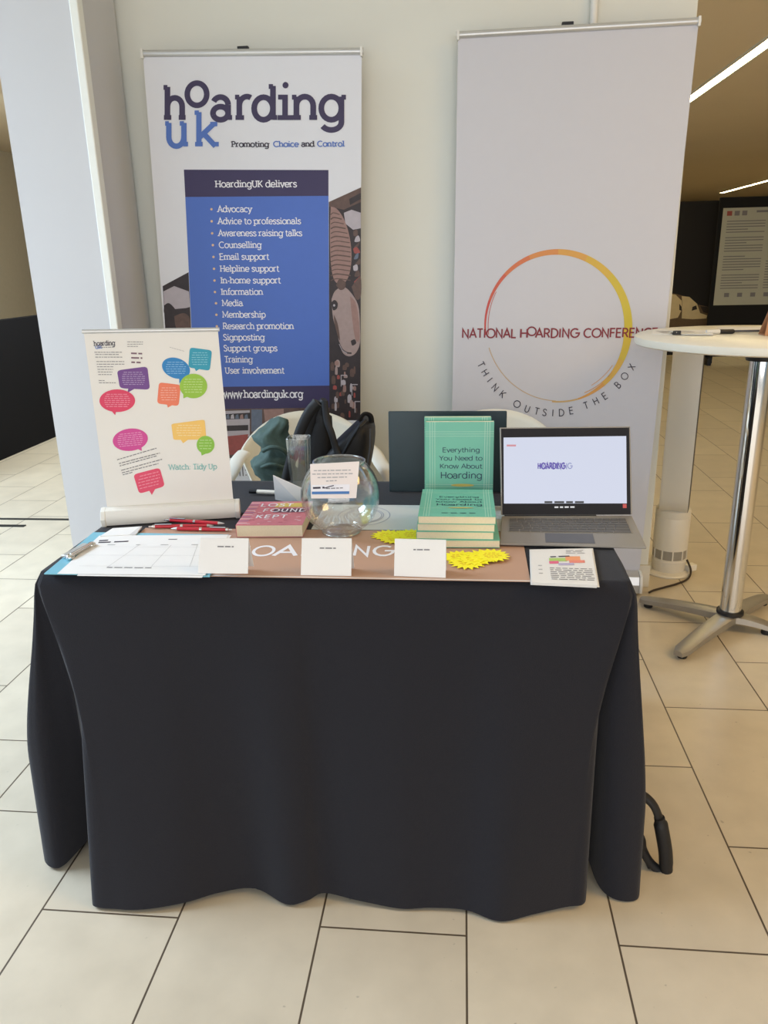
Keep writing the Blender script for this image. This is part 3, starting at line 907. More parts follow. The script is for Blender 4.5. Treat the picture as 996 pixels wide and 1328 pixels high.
# ------------------------------------------------------------------ table and cloth
TX0, TX1, TY0, TY1, TZ = -.893, .338, 1.447, 2.18, .74
t = thing('folding_table', ((TX0 + TX1) / 2, (TY0 + TY1) / 2, 0), 'rectangular folding table hidden under the long black cloth', 'table')
M_top = mat('table_laminate', (196, 190, 178), .5)
M_leg = mat('grey_steel', (120, 118, 114), .4, .6)
mb = MB(); mb.box(((TX0 + TX1) / 2, (TY0 + TY1) / 2, .722), (TX1 - TX0 - .02, TY1 - TY0 - .02, .026), M_top); mb.build('tabletop', t, bevel=.003)
for x in (TX0 + .1, TX1 - .03):
    for y in (TY0 + .09, TY1 - .09):
        mb = MB(); mb.tube([(x, y, .71), (x, y, .012)], .013, M_leg, 12); mb.lathe((x, y, .008), [(.016, 0), (.018, .008), (.016, .022)], M_black, 12); mb.build('leg', t, smooth=True)
    mb = MB(); mb.tube([(x, TY0 + .09, .12), (x, TY1 - .09, .12)], .011, M_leg, 10); mb.build('stretcher', t, smooth=True)

random.seed(3)


# plan: (top x, top y, hem x, hem y, hem z, how early the fold is formed)
front = []
hem_px = [(150, 1179, .012), (185, 1178, .014), (240, 1167, .022), (285, 1155, .022), (330, 1152, .022), (370, 1172, .012), (398, 1166, .02), (422, 1155, .022), (470, 1166, .018), (520, 1178, .012), (560, 1177, .014), (605, 1178, .014), (648, 1191, .01), (690, 1184, .014), (735, 1176, .018)]
for (u, v, z) in hem_px:
    p = atz(u, v, z)
    k = (p.x + .80) / (.277 + .80)
    front.append((TX0 + .03 + k * (TX1 - TX0 - .06), TY0, p.x, p.y, z, 1.0))
L0 = atz(117, 1172, .015); R0 = atz(761, 1171, .02)
cl = [(TX0, TY1, -.965, TY1 + .06, .03, 1), (TX0, 2.0, -.985, 2.0, .03, 1), (TX0, 1.8, -.97, 1.8, .03, 1), (TX0, 1.62, -.985, 1.62, .025, 1),
      (TX0, 1.50, -.995, 1.48, .02, .8), (TX0, TY0 + .012, -.985, 1.415, .018, .6), (TX0 + .001, TY0 + .006, -.955, 1.392, .012, .55), (TX0 + .002, TY0 + .004, -.928, 1.40, .014, .5),
      (TX0 + .003, TY0 + .003, -.900, 1.46, .03, .4), (TX0 + .004, TY0 + .002, -.868, 1.50, .06, .35), (TX0 + .006, TY0 + .001, -.848, 1.43, .03, .35),
      (TX0 + .010, TY0, L0.x - .004, L0.y + .05, .015, .38), (TX0 + .018, TY0, L0.x + .004, L0.y, .012, .45)]
cl += front
cl += [(TX1 - .018, TY0, R0.x - .008, R0.y - .004, .02, .5), (TX1 - .010, TY0, R0.x + .004, R0.y + .03, .02, .4), (TX1 - .007, TY0 + .001, .288, 1.46, .03, .35), (TX1 - .005, TY0 + .002, .296, 1.50, .04, .35),
       (TX1 - .003, TY0 + .004, .312, 1.43, .02, .4), (TX1 - .002, TY0 + .006, .336, 1.40, .010, .5), (TX1 - .001, TY0 + .010, .375, 1.392, .008, .6), (TX1, TY0 + .016, .402, 1.41, .01, .7),
       (TX1, 1.51, .405, 1.485, .02, .9), (TX1, 1.56, .403, 1.54, .24, 1), (TX1, 1.62, .398, 1.62, .26, 1), (TX1, 1.72, .40, 1.72, .05, 1), (TX1, 1.85, .405, 1.85, .02, 1), (TX1, 2.02, .395, 2.02, .02, 1), (TX1, TY1, .40, TY1 + .06, .02, 1)]
cl += [(TX1 - .2, TY1, .2, TY1 + .09, .02, 1), (TX1 - .4, TY1, -.05, TY1 + .06, .02, 1), (TX0 + .6, TY1, -.3, TY1 + .09, .02, 1), (TX0 + .35, TY1, -.55, TY1 + .06, .02, 1), (TX0 + .12, TY1, -.8, TY1 + .09, .02, 1)]
cl.append(cl[0])
loop = catmull(cl, 6)[:-1]
NROW = 34
rows = []
cxm, cym = (TX0 + TX1) / 2, (TY0 + TY1) / 2
rows.append([Vector((cxm + (p[0] - cxm) * .0, cym + (p[1] - cym) * .0, TZ - .0015)) for p in loop])
rows.append([Vector((cxm + (p[0] - cxm) * .975, cym + (p[1] - cym) * .965, TZ)) for p in loop])
for r in range(NROW + 1):
    tt = r / NROW
    row = []
    for (ax_, ay_, hx_, hy_, hz_, e) in loop:
        if e >= .99:
            g = tt ** 1.05
        else:
            g = min(1.0, tt / max(.3, e)); g = g * g * (3 - 2 * g) * .55 + g * .45
            g = g * .92 + tt * .08
        rad = .012 * (1 - math.exp(-tt * 60))          # rounded edge of the top
        dx = .0 if TX0 + .02 < ax_ < TX1 - .02 else (rad if ax_ > 0 else -rad)
        dy = -rad if ay_ < TY0 + .02 else (rad if ay_ > TY1 - .02 else 0)
        gy = tt ** 1.05
        z = TZ - .004 * math.exp(-0) * (tt > 0) + (hz_ - TZ) * tt
        wv = .004 * math.sin(ax_ * 17 + tt * 3) * tt
        fy = wv if ay_ < TY0 + .02 else 0
        row.append(Vector((ax_ + dx * (1 - g) + (hx_ - ax_) * g, ay_ + dy * (1 - gy) + (hy_ - ay_) * gy + fy, z)))
    rows.append(row)
mb = MB(); mb.grid(rows, M_cloth, closed=True)
lone(mb, 'tablecloth', (cxm, cym, 0), 'long black cloth draped over the table and hanging to the floor', 'tablecloth', smooth='all', weld=True)

# ------------------------------------------------------------------ white plastic armchairs
M_chair = mat('chair_plastic', (232, 228, 212), .35, var=.01)


def make_chair(loc, rz, label):
    """shell armchair, front towards -y of its own frame"""
    t = thing('plastic_armchair', loc, label, 'chair', rz)
    Mx = MW[t.name]
    W = lambda x, y, z: Mx @ Vector((x, y, z))
    # curved backrest: bends round from one side to the other, top edge arched
    mb = MB(); rows = []
    NA = 28
    for r in range(13):
        h = r / 12; row = []
        for k in range(NA + 1):
            u = -1 + 2 * k / NA
            a = u * math.radians(56)
            top = .815 - .13 * abs(u) ** 2.2
            bot = .43 + .03 * (1 - abs(u)) + .1 * max(0, abs(u) - .7) / .3
            z = bot + (top - bot) * h
            lean = .055 * max(0, (z - .43) / .4)
            R_x, R_y = .238 + .066 * h, .20
            row.append(W(R_x * math.sin(a), .05 + R_y * math.cos(a) + lean * math.cos(a), z))
        rows.append(row)
    mb.grid(rows, M_chair); mb.build('backrest', t, smooth='all', solid=.008)
    # seat: dished pan
    mb = MB(); rows = []
    for r in range(11):
        v = r / 10; row = []
        for k in range(15):
            u = -1 + 2 * k / 14
            hw = .235 - .03 * v
            y = -.25 + v * .47
            z = .435 - .02 * (1 - u * u) * math.sin(PI * min(1, v * 1.1)) - .03 * max(0, (.15 - v) / .15) ** 2
            row.append(W(u * hw, y, z))
        rows.append(row)
    mb.grid(rows, M_chair); mb.build('seat', t, smooth='all', solid=.01)
    for s in (-1, 1):
        # flat arm sweeping forward from the back's shoulder and down to the seat's front corner
        path = catmull([(s * .235, .185, .685), (s * .255, .135, .672), (s * .268, .04, .655), (s * .284, -.12, .645), (s * .282, -.205, .63), (s * .27, -.245, .585), (s * .255, -.245, .52), (s * .238, -.225, .425)], 6)
        mb = MB(); mb.tube([W(*p) for p in path], [.028] * len(path), M_chair, 12, flat=[.012] * len(path), up=Mx.to_3x3() @ Vector((1, 0, 0)))
        mb.build('armrest', t, smooth=True)
        for (fx, fy, tx, ty) in ((.225, -.215, .262, -.275), (.2, .2, .25, .29)):
            mb = MB()
            mb.tube([W(s * fx, fy, .43), W(s * (fx + tx) / 2, (fy + ty) / 2, .22), W(s * tx, ty, .0)], [.024, .02, .016], M_chair, 10, flat=[.017, .014, .012])
            mb.build('leg', t, smooth=True)
    return t


make_chair((-.545, 2.63, 0), .2, 'white plastic armchair behind the table with black backpack and green jacket on it')
make_chair((.125, 2.64, 0), .0, 'white plastic armchair mostly hidden behind the dark teal board')

# ------------------------------------------------------------------ backpack and jacket on the first chair
t = thing('backpack', (-.40, 2.50, .42), 'black backpack with two raised shoulder straps lying on the white chair', 'backpack')
SX = Sheet((-.4, 2.46, .7), (1, 0, 0), (0, 0, 1))


def W3(u, v, y):
    return aty(u, v, y)


body_px = [(400, 640), (404, 612), (417, 592), (433, 574), (450, 559), (462, 547), (471, 541), (480, 544), (485, 557), (484, 580), (479, 604), (473, 640)]
mb = MB()
fr = [W3(u, v, 2.47) for u, v in body_px]
c0 = sum(fr, Vector()) / len(fr)
rings = []
for (dy, k) in [(-.085, .55), (-.075, .8), (-.05, .95), (0, 1.0), (.06, 1.0), (.11, .95), (.14, .8), (.15, .5)]:
    rings.append([c0 + (p - c0) * k + Vector((0, dy, 0)) for p in fr])
for r_ in rings:
    for p in r_:
        if p.z < .60: p.z = .45
mb.rings(rings, M_bag); mb.build('body', t, smooth='all', sub=1)
mb = MB()
mb.tube([W3(444, 590, 2.385), W3(455, 570, 2.375), W3(466, 553, 2.38), W3(474, 545, 2.41)], .006, M_black, 8); mb.tube([W3(476, 612, 2.375), W3(481, 580, 2.375), W3(481, 556, 2.39)], .005, mat('grey_trim', (62, 60, 58), .5), 8)
mb.build('zip', t, smooth=True)
mb = MB(); mb.tube(catmull([W3(466, 546, 2.45), W3(472, 537, 2.45), W3(480, 539, 2.46), W3(482, 548, 2.47)], 5), .009, M_bag, 8, flat=.004); mb.build('grab_handle', t, smooth=True)
for (pts, y0, lw) in [([(368, 640), (373, 615), (381, 585), (391, 555), (401, 535), (412, 522)], 2.36, .017),
                      ([(412, 520), (408, 532), (400, 560), (395, 590), (392, 622)], 2.42, .018)]:
    mb = MB(); mb.tube(catmull([W3(u, v, y0) for u, v in pts], 5), lw, M_bag, 10, flat=.010, up=(1, 0, 0)); mb.build('shoulder_strap', t, smooth=True)
mb = MB()
pp = catmull([(404, 640, .03), (405, 600, .05), (409, 560, .042), (415, 532, .026), (420, 518, .010)], 6)
mb.tube([W3(u + (6 - 6 * (v < 540)), v, 2.44) for u, v, w_ in pp], [w_ for u, v, w_ in pp], M_bag, 12, flat=[.02 + .25 * w_ for u, v, w_ in pp], up=(1, 0, 0))
mb.build('back_panel', t, smooth=True)
mb = MB(); mb.tube(catmull([W3(421, 520, 2.41), W3(424, 545, 2.40), W3(430, 562, 2.39), W3(437, 585, 2.385), W3(448, 606, 2.37)], 5), .011, M_bag, 10, flat=.006, up=(1, 0, 0)); mb.build('shoulder_strap', t, smooth=True)
mb = MB(); mb.box(W3(442, 598, 2.365), (.03, .012, .022), M_black, Matrix.Rotation(.6, 3, 'Y')); mb.build('buckle', t, bevel=.002)

M_jack = mat('teal_quilt', (70, 92, 86), .75, var=.35, scale=45, bump=.6)
rn = random.Random(5)
W0 = aty(357, 606, 2.46)


def crumple(d):
    k = 1 + .09 * math.sin(d.x * 5 + d.z * 4) * math.sin(d.z * 7 + d.y * 4) + .035 * math.sin(d.z * 26 + d.x * 3) + .04 * math.sin(d.x * 15 + 2 + d.y * 6) * math.sin(d.z * 13)
    if d.z > .6: k *= 1 + (d.z - .6) * .5
    return k


mb = MB(); mb.blob((W0.x, 2.5, .70), (.078, .075, .145), M_jack, 40, 30, crumple)
mb.v = [Vector((p.x + .018 * math.sin(p.z * 60), p.y, max(.442, p.z))) for p in mb.v]
t = thing('quilted_jacket', (W0.x, 2.5, .44), 'crumpled dark green quilted jacket bundled on the white chair beside backpack', 'jacket')
mb.build('bundle', t, smooth='all')
mb = MB(); mb.tube(catmull([aty(341, 585, 2.43), aty(352, 580, 2.415), aty(366, 583, 2.42), aty(374, 592, 2.44)], 5), .007, M_jack, 8); mb.tube(catmull([aty(339, 606, 2.43), aty(352, 602, 2.415), aty(368, 606, 2.425)], 5), .006, M_jack, 8)
mb.build('seam', t, smooth=True)

# ------------------------------------------------------------------ printed sheets lying on the table
M_brown = mat('brown_print', (188, 150, 126), .65, var=.015)
S = Sheet((0, 1.44, TZ + .0015), (1, 0, 0), (0, 1, 0)); S.eps = .0002
x0 = -.775; x1 = atz(688, 755, TZ).x
slab(S, [(x0, 0), (x1, 0), (x1 + .003, .298), (x0, .298)], M_brown, .001)
S.poly([(x0, 0), (x1, 0), (x1, .006), (x0, .006)], mat('print_edge', (214, 200, 190), .6), 1)
for ch, xa, xb in [('H', 293, 320), ('O', 324, 353), ('A', 353, 386), ('R', 389, 411), ('D', 414, 441), ('I', 444, 450), ('N', 456, 480), ('G', 482, 510), ('U', 513, 537), ('K', 541, 565)]:
    S.text(ch, (xa, 720.8), (xb, 720.8), M_white_ink, cap=12.5, wt=.11, layer=2)
lone(S.mb, 'printed_poster', ((x0 + x1) / 2, 1.59, TZ), 'brown printed poster with large white capitals lying along the table front', 'poster')

M_pale = mat('pale_print', (206, 208, 204), .5, var=.015)
S = Sheet((-.36, 1.742, TZ + .0018), (1, 0, 0), (0, 1, 0)); S.eps = .0002
slab(S, [(0, 0), (.47, 0), (.47, .2), (0, .2)], M_pale, .001)
S.poly([(.335, .001), (.34, .001), (.34, .199), (.335, .199)], mat('pale_fold', (186, 188, 186), .5), 1)
M_ring = mat('pale_blue_ink', (150, 158, 176), .5)
cx_, cy_ = S.px(472, 669)
for rr in (.018, .045, .05, .066):
    for q in ribbon([(cx_ + rr * math.cos(k * PI / 20), cy_ + rr * 1.15 * math.sin(k * PI / 20)) for k in range(41)], .0022):
        S.poly(q, M_ring, 2)
lone(S.mb, 'printed_sheet', (-.12, 1.84, TZ), 'pale grey printed sheet with ring drawing lying under the glass bowl', 'sheet')

# ------------------------------------------------------------------ clipboard
t = thing('clipboard', (-.69, 1.56, TZ), 'light blue clipboard holding a white sign-up form at the table corner', 'clipboard')
BB = TZ + .0056
q = [atz(57, 743.5, BB), atz(272, 747, BB), atz(297, 693, BB), atz(121, 690, BB)]
mb = MB(); mb.hexa([p - Vector((0, 0, .0030)) for p in q], q, mat('light_blue_board', (120, 186, 206), .4)); mb.build('board', t, bevel=.0008)
for k, q in enumerate([[(100, 746.5), (262, 749), (300, 694), (134, 695)], [(74, 744), (266, 746), (296, 693.5), (129, 694.5)]]):
    S = Sheet((0, 0, BB + .0012 * (k + 1)), (1, 0, 0), (0, 1, 0)); S.eps = .0002
    slab(S, [S.px(*p) for p in q], M_paper, .0005)
    if k == 1:
        S.dashes((127, 704.5), (166, 702.8), 1.5, M_ink, 2)
        S.dashes((128, 702.2), (142, 701.4), 1.6, M_ink, 2, seed=4)
        S.dashes((218, 700), (230, 700), 1.0, M_grey_ink, 2)
        for xx in (141, 178, 210, 250):
            S.dashes((xx - 2, 707), (xx + 8, 707), .8, M_soft_ink, 2, seed=xx)
        for (a, b) in [((180, 707), (140, 735)), ((222, 707), (196, 735)), ((256, 707), (246, 735))]:
            for qq in ribbon([S.px(*a), S.px(*b)], .0007): S.poly(qq, M_soft_ink, 1)
        for yy in (709, 720, 734):
            for qq in ribbon([S.px(118 - (yy - 709) * .6, yy), S.px(262, yy + .5)], .0005): S.poly(qq, M_soft_ink, 1)
        S.dashes((138, 736.5), (196, 737), 1, M_grey_ink, 2)
    S.mb.build('form' if k else 'under_sheet', t)
mb = MB()
A, B = atz(88, 722, BB + .006), atz(116, 706, BB + .006)
d = (B - A).normalized(); nn = Vector((d.y, -d.x, 0)) * (1 if d.y > 0 else -1)
Mr = Matrix.Rotation(math.atan2(d.y, d.x), 3, 'Z')
mb.box((A + B) / 2 + nn * -.004, ((B - A).length, .026, .005), M_alu, Mr)
for p in (A, B):
    mb.lathe(p + Vector((0, 0, -.005)) + nn * .006, [(.009, 0), (.010, .006), (.007, .010), (.002, .011)], M_chrome, 14)
mb.tube([A + nn * .008 + Vector((0, 0, .004)), B + nn * .008 + Vector((0, 0, .004))], .004, M_chrome, 10)
o = mb.build('clip', t, smooth=True, bevel=.001); o['label'] = 'silver metal clip'

# white envelope behind the clipboard
S = Sheet((0, 0, TZ + .0095), (1, 0, 0), (0, 1, 0)); S.eps = .0003
q = [S.px(*p) for p in [(130, 695), (176, 693), (184, 682.5), (146, 685)]]
slab(S, q, M_paper, .003)
S.poly([S.px(168, 693.3), S.px(176, 693), S.px(184, 682.5), S.px(181, 683)], mat('envelope_fold', (206, 204, 200), .7), 1)
lone(S.mb, 'envelope', (q[0][0], q[0][1], TZ + .006), 'small white envelope lying between clipboard and little banner base', 'envelope')

# ------------------------------------------------------------------ red pens
M_red = mat('red_barrel', (196, 34, 52), .3, var=.03, coat=.4)


def make_pen(a, b, label):
    A, B = Vector(a), Vector(b); d = (B - A).normalized()
    t = thing('ballpoint_pen', (A.x, A.y, TZ + .002), label, 'pen', group='red ballpoint pens')
    Lp = (B - A).length
    at = lambda s: A + d * (Lp * s)
    mb = MB(); mb.tube([at(.10), at(.5), at(.505), at(.9)], [.0042, .0047, .0047, .0042], M_red, 12); mb.build('barrel', t, smooth=True)
    mb = MB(); mb.tube([at(.9), at(.97), at(1)], [.0042, .0022, .0008], M_alu, 10); mb.build('tip', t, smooth=True)
    mb = MB(); mb.tube([at(.0), at(.05), at(.06), at(.1)], [.0022, .0022, .0042, .0042], M_chrome, 10); mb.build('push_button', t, smooth=True)
    mb = MB(); mb.tube([at(.49), at(.53)], .0049, M_chrome, 12); mb.build('ring', t, smooth=True)
    mb = MB(); mb.tube([at(.1) + Vector((0, -.002, .006)), at(.36) + Vector((0, -.002, .0062))], .0016, M_chrome, 8); mb.build('pocket_clip', t, smooth=True)


PZ = TZ + .0072
make_pen(atz(213, 674, PZ + .006), atz(291, 679, PZ + .006), 'red pen lying farthest back, against the little banner base')
make_pen(atz(193, 683, PZ), atz(277, 681.5, PZ), 'red pen lying leftmost of the three red pens')
make_pen(atz(301, 687, PZ), atz(222, 685.5, PZ), 'red pen lying nearest front, its button towards the pink book')

# ------------------------------------------------------------------ little tabletop banner with speech bubbles
mbL, mbR = atz(132, 684, TZ), atz(312, 672, TZ)
ang = math.atan2(mbR.y - mbL.y, mbR.x - mbL.x)
t = thing('tabletop_banner', ((mbL.x + mbR.x) / 2, (mbL.y + mbR.y) / 2 + .02, TZ), 'small white tabletop banner printed with coloured speech bubbles', 'banner', ang)
u = Vector((math.cos(ang), math.sin(ang), 0)); nb = Vector((-u.y, u.x, 0))
mb = MB(); prof = [(0, .003), (-.004, .022), (.004, .040), (.02, .046), (.036, .042), (.046, .028), (.048, .003)]
mb.rings([[mbL + u * s + nb * p[0] + Vector((0, 0, p[1])) for p in prof] for s in (.012, (mbR - mbL).length - .012)], M_white)
bs = mb.build('cassette', t, smooth=True)
for s0, s1 in ((0, .012), ((mbR - mbL).length - .012, (mbR - mbL).length)):
    mb = MB(); mb.rings([[mbL + u * s + nb * (.022 + (p[0] - .022) * 1.1) + Vector((0, 0, max(0, p[1] * 1.06 - .003))) for p in prof] for s in (s0, s1)], M_white)
    mb.build('end_cap', bs, bevel=.002)
S = Sheet(mbL + nb * .022 + Vector((0, 0, .04)), u, nb * .07 + Vector((0, 0, 1))); S.eps = .0003
M_mini = mat('mini_vinyl', (228, 225, 218), .6, var=.01)
slab(S, [S.px(*p) for p in [(140.5, 670), (304, 664), (282.5, 428), (108.5, 430.5)]], M_mini, .0006)
z4 = lambda X, Y: (90 + X / 4.15, 410 + Y / 4.15)


def bubble(pts4, tail4, rgb, lines, name, rot=0.0, over=0):
    m = mat(name, rgb, .6, var=.03)
    S.pxpoly([z4(*p) for p in tail4], m, 2 + over); S.pxpoly([z4(*p) for p in pts4], m, 2 + over)
    if lines:
        hl = mat(name + '_type', tuple(min(255, int(c * .6 + 255 * .4)) for c in rgb), .6)
        cx4 = sum(p[0] for p in pts4) / len(pts4); cy4 = sum(p[1] for p in pts4) / len(pts4)
        hw = (max(p[0] for p in pts4) - min(p[0] for p in pts4)) / 2; hh = (max(p[1] for p in pts4) - min(p[1] for p in pts4)) / 2
        for k in range(lines):
            yy = cy4 + (k - (lines - 1) / 2) * (hh * 1.25 / max(1, lines))
            wv = hw * .72 * math.sqrt(max(.15, 1 - ((yy - cy4) / hh) ** 2))
            S.dashes(z4(cx4 - wv, yy + wv * rot), z4(cx4 + wv, yy - wv * rot), 1.0, hl, 4 + over, seed=k + int(cx4))


def ellp(cx, cy, rx, ry, rot=0):
    c_, s_ = math.cos(rot), math.sin(rot)
    return [(cx + rx * math.cos(a) * c_ - ry * math.sin(a) * s_, cy + rx * math.cos(a) * s_ + ry * math.sin(a) * c_) for a in [k * PI / 18 for k in range(36)]]


def rrect(q, r=.16):
    """quad with rounded corners"""
    out = []
    for i in range(4):
        a, b, c_ = Vector(q[i - 1]), Vector(q[i]), Vector(q[(i + 1) % 4])
        for k in range(5):
            s = k / 4
            p0 = b + (a - b) * r; p2 = b + (c_ - b) * r
            out.append(tuple(p0 * (1 - s) ** 2 + b * 2 * s * (1 - s) + p2 * s * s))
    return out


bubble(rrect([(256, 292), (420, 270), (434, 396), (272, 388)]), [(318, 385), (352, 390), (312, 413)], (112, 70, 138), 7, 'bubble_purple')
bubble(ellp(258, 455, 96, 61), [(225, 508), (252, 508), (247, 533)], (216, 62, 96), 7, 'bubble_red', over=1)
bubble(ellp(574, 280, 78, 54, .35), [(590, 320), (630, 325), (592, 362)], (40, 128, 190), 6, 'bubble_blue')
bubble(rrect([(648, 168), (768, 184), (756, 294), (640, 276)]), [(672, 278), (700, 284), (682, 296)], (46, 152, 178), 6, 'bubble_teal')
bubble(ellp(668, 376, 74, 66), [(612, 408), (640, 432), (614, 442)], (148, 192, 62), 6, 'bubble_green', over=2)
bubble(rrect([(482, 356), (600, 370), (588, 484), (472, 470)]), [(524, 472), (552, 480), (530, 492)], (232, 124, 92), 6, 'bubble_orange')
bubble(ellp(328, 665, 95, 60, -.12), [(362, 712), (388, 700), (390, 725)], (206, 72, 146), 7, 'bubble_magenta', rot=.1)
bubble(rrect([(548, 580), (728, 556), (738, 664), (560, 666)], .1), [(596, 660), (640, 664), (612, 684)], (240, 196, 104), 5, 'bubble_yellow')
bubble(ellp(733, 692, 48, 48), [(708, 730), (738, 738), (712, 750)], (136, 190, 66), 4, 'bubble_lime', over=1)
bubble(rrect([(344, 852), (486, 815), (514, 915), (376, 956)]), [(428, 936), (462, 930), (444, 962)], (222, 74, 104), 5, 'bubble_rose', rot=.25)
for k, (xa, xb, yy) in enumerate([(135, 285, 196), (140, 270, 208), (140, 285, 222), (146, 300, 246), (148, 300, 260), (150, 240, 274), (152, 236, 288), (154, 232, 302), (156, 228, 316), (158, 190, 348), (160, 250, 360)]):
    S.dashes(z4(xa, yy), z4(xb, yy), .8, M_grey_ink, 3, seed=k)
for k, (xa, xb, yy) in enumerate([(312, 400, 140), (312, 398, 152), (312, 372, 164)]):
    S.dashes(z4(xa, yy), z4(xb, yy), .7, M_grey_ink, 3, seed=k)
for k in range(3):
    S.dashes(z4(332 + k, 204 + k * 24), z4(392 + k, 206 + k * 24), 2.0, mat('mixed_ink', (120, 92, 104), .6), 3, seed=k + 3)
S.text('hoarding', z4(133, 160), z4(247, 156), M_ink, cap=6.0, wt=.11, slab=True)
S.text('uk', z4(140, 176), z4(176, 174), M_lblue, cap=4.6, wt=.11, slab=True)
S.dashes(z4(150, 170), z4(248, 168), .8, M_grey_ink, 3)
for k, (xa, ya, xb, yb) in enumerate([(258, 775, 470, 712), (268, 795, 488, 738), (272, 808, 470, 754), (280, 832, 500, 772), (284, 845, 480, 795), (288, 856, 340, 842)]):
    S.dashes(z4(xa, ya), z4(xb, yb), 1, M_grey_ink, 3, seed=k)
S.dashes(z4(540, 168), z4(618, 190), .6, M_soft_ink, 3)
S.text('Watch: Tidy Up', z4(535, 826), z4(795, 822), mat('teal_type', (112, 182, 176), .6), cap=6.6, wt=.09, slab=True)
S.mb.build('banner_sheet', t)
A, B = S.P(*S.px(106.5, 430)), S.P(*S.px(284.5, 427.2))
mb = MB(); bar(mb, A, B, .0045, .005, M_alu, 10); mb.build('top_rail', t, smooth=True)
mb = MB(); mid = (A + B) / 2; mb.tube([Vector((0, 0, .03)) + (mbL + mbR) / 2 + nb * .036, mid + nb * .008], .004, M_alu, 8); mb.build('pole', t, smooth=True)

# ------------------------------------------------------------------ glass bowl with its notice
M_glass = thin_glass('clear_glass', (.96, .97, .965), .075, .65)
M_rim = thin_glass('glass_rim', (.9, .92, .92), .22, .9)
bc = (-.282, 1.722, TZ + .0025)
t = thing('glass_bowl', bc, 'round clear glass bowl with a small white notice fixed to its front', 'bowl')
prof = [(.0, .004), (.034, .003), (.046, .0), (.048, .004), (.052, .010), (.072, .024), (.088, .046), (.0965, .078), (.094, .106), (.084, .130), (.070, .147), (.063, .152), (.062, .158)]
pr = catmull([(r * .965, z * 1.1) for r, z in prof], 3)
mb = MB(); mb.lathe(bc, [(max(.0005, r), z) for r, z in pr], M_glass, 48, cap=False)
inn = [(max(.0005, r - .003), z + .003) for r, z in pr[6:]]
mb.lathe(bc, [(.0005, .010), (.03, .010)] + inn, M_glass, 48, cap=False)
mb.build('bowl_wall', t, smooth='all')
mb = MB(); cpt = Vector(bc)
mb.tube([cpt + Vector((.0597 * math.cos(a), .0597 * math.sin(a), .1738)) for a in [k * PI / 24 for k in range(48)]], .0024, M_rim, 8, closed=True)
mb.build('rim', t, smooth='all')
mb = MB(); mb.tube([cpt + Vector((.044 * math.cos(a), .044 * math.sin(a), .003)) for a in [k * PI / 24 for k in range(48)]], .003, M_rim, 8, closed=True)
mb.build('foot_ring', t, smooth='all')
S = Sheet((bc[0], 1.6265, TZ + .1), (1, 0, 0), (0, .06, 1)); S.eps = .0003
slab(S, [S.px(*p) for p in [(403.5, 646.5), (462, 646), (466, 598.5), (402, 602)]], mat('notice_card', (236, 226, 220), .6, var=.01), .0012)
for k, (xa, xb, yy) in enumerate([(407, 455, 611), (405, 459, 615.5), (412, 450, 620), (423, 439, 624.5)]):
    S.dashes((xa, yy), (xb, yy - .8), 1.3, M_soft_ink, 2, seed=k)
S.pxpoly([(404.5, 637.5), (453, 637), (453, 640.5), (404.5, 641)], mat('notice_blue', (70, 120, 180), .6), 2)
S.pxpoly([(404.5, 629), (453.5, 628), (453.5, 637), (404.5, 637.5)], M_white_ink, 1)
S.dashes((406, 634), (421, 633.4), 2.4, M_ink, 2, seed=2); S.dashes((423, 634), (446, 633.2), 1.2, M_grey_ink, 2, seed=3)
for q in ribbon([(421, 633), (427, 631), (433, 629.5)], 1.2): S.poly([S.px(*p) for p in q], M_ink, 3)
o = S.mb.build('notice', t); o['label'] = 'white notice card with a blue stripe'

# ------------------------------------------------------------------ tall drinking glass
gc = aty(391, 640, 2.04); gc = Vector((gc.x, 2.04, TZ + .0005))
t = thing('drinking_glass', gc, 'tall square drinking glass of water standing behind the glass bowl', 'glass')


def sq(hw, z, r=.35, n=6):
    out = []
    for i, (sx, sy) in enumerate(((1, 1), (-1, 1), (-1, -1), (1, -1))):
        for k in range(n + 1):
            a = PI / 2 * i + PI / 2 * k / n
            out.append(gc + Vector((sx * hw * (1 - r) + hw * r * math.cos(a), sy * hw * (1 - r) + hw * r * math.sin(a), z)))
    return out


mb = MB()
mb.rings([sq(.001, 0), sq(.022, .0), sq(.0235, .004), sq(.027, .08), sq(.0305, .163)], M_glass, cap=False)
mb.rings([sq(.0285, .163), sq(.025, .08), sq(.021, .014), sq(.001, .014)], M_glass, cap=False)
mb.build('tumbler', t, smooth=True)
mb = MB(); rr = sq(.0295, .163); mb.tube(rr, .0011, M_rim, 6, closed=True); mb.build('rim', t, smooth='all')
mb = MB(); mb.rings([sq(.0202, .016), sq(.0243, .08), sq(.0268, .132)], thin_glass('water', (.9, .94, .93), .05, .35)); mb.build('water', t, smooth=True)

# ------------------------------------------------------------------ folded card and marker behind the bowl
a0, a1 = atz(357, 648, TZ + .001), atz(392, 656, TZ + .001)
a2, a3 = aty(354, 616.5, 1.935), aty(391, 633, 1.925)
mb = MB()
K3, K2 = Vector((a3.x + .012, a3.y + .035, TZ + .001)), Vector((a2.x + .03, a2.y + .05, TZ + .001))
mb.hexa([a0, a1, a3, a2], [p + Vector((.0006, .0012, 0)) for p in (a0, a1, a3, a2)], M_paper)
mb.hexa([a2, a3, K3, K2], [p + Vector((.0006, .0012, .0005)) for p in (a2, a3, K3, K2)], M_paper)
zmin = min(p.z for p in mb.v)
lone(mb, 'folded_card', (a0.x, a0.y, TZ + .001), 'folded white blank card standing askew between pink book and drinking glass', 'card')
A, B = atz(333, 637.5, TZ + .010), atz(368, 639, TZ + .010)
t = thing('marker_pen', ((A.x + B.x) / 2, A.y, TZ + .003), 'slim white marker pen lying at the back of the black cloth', 'pen')
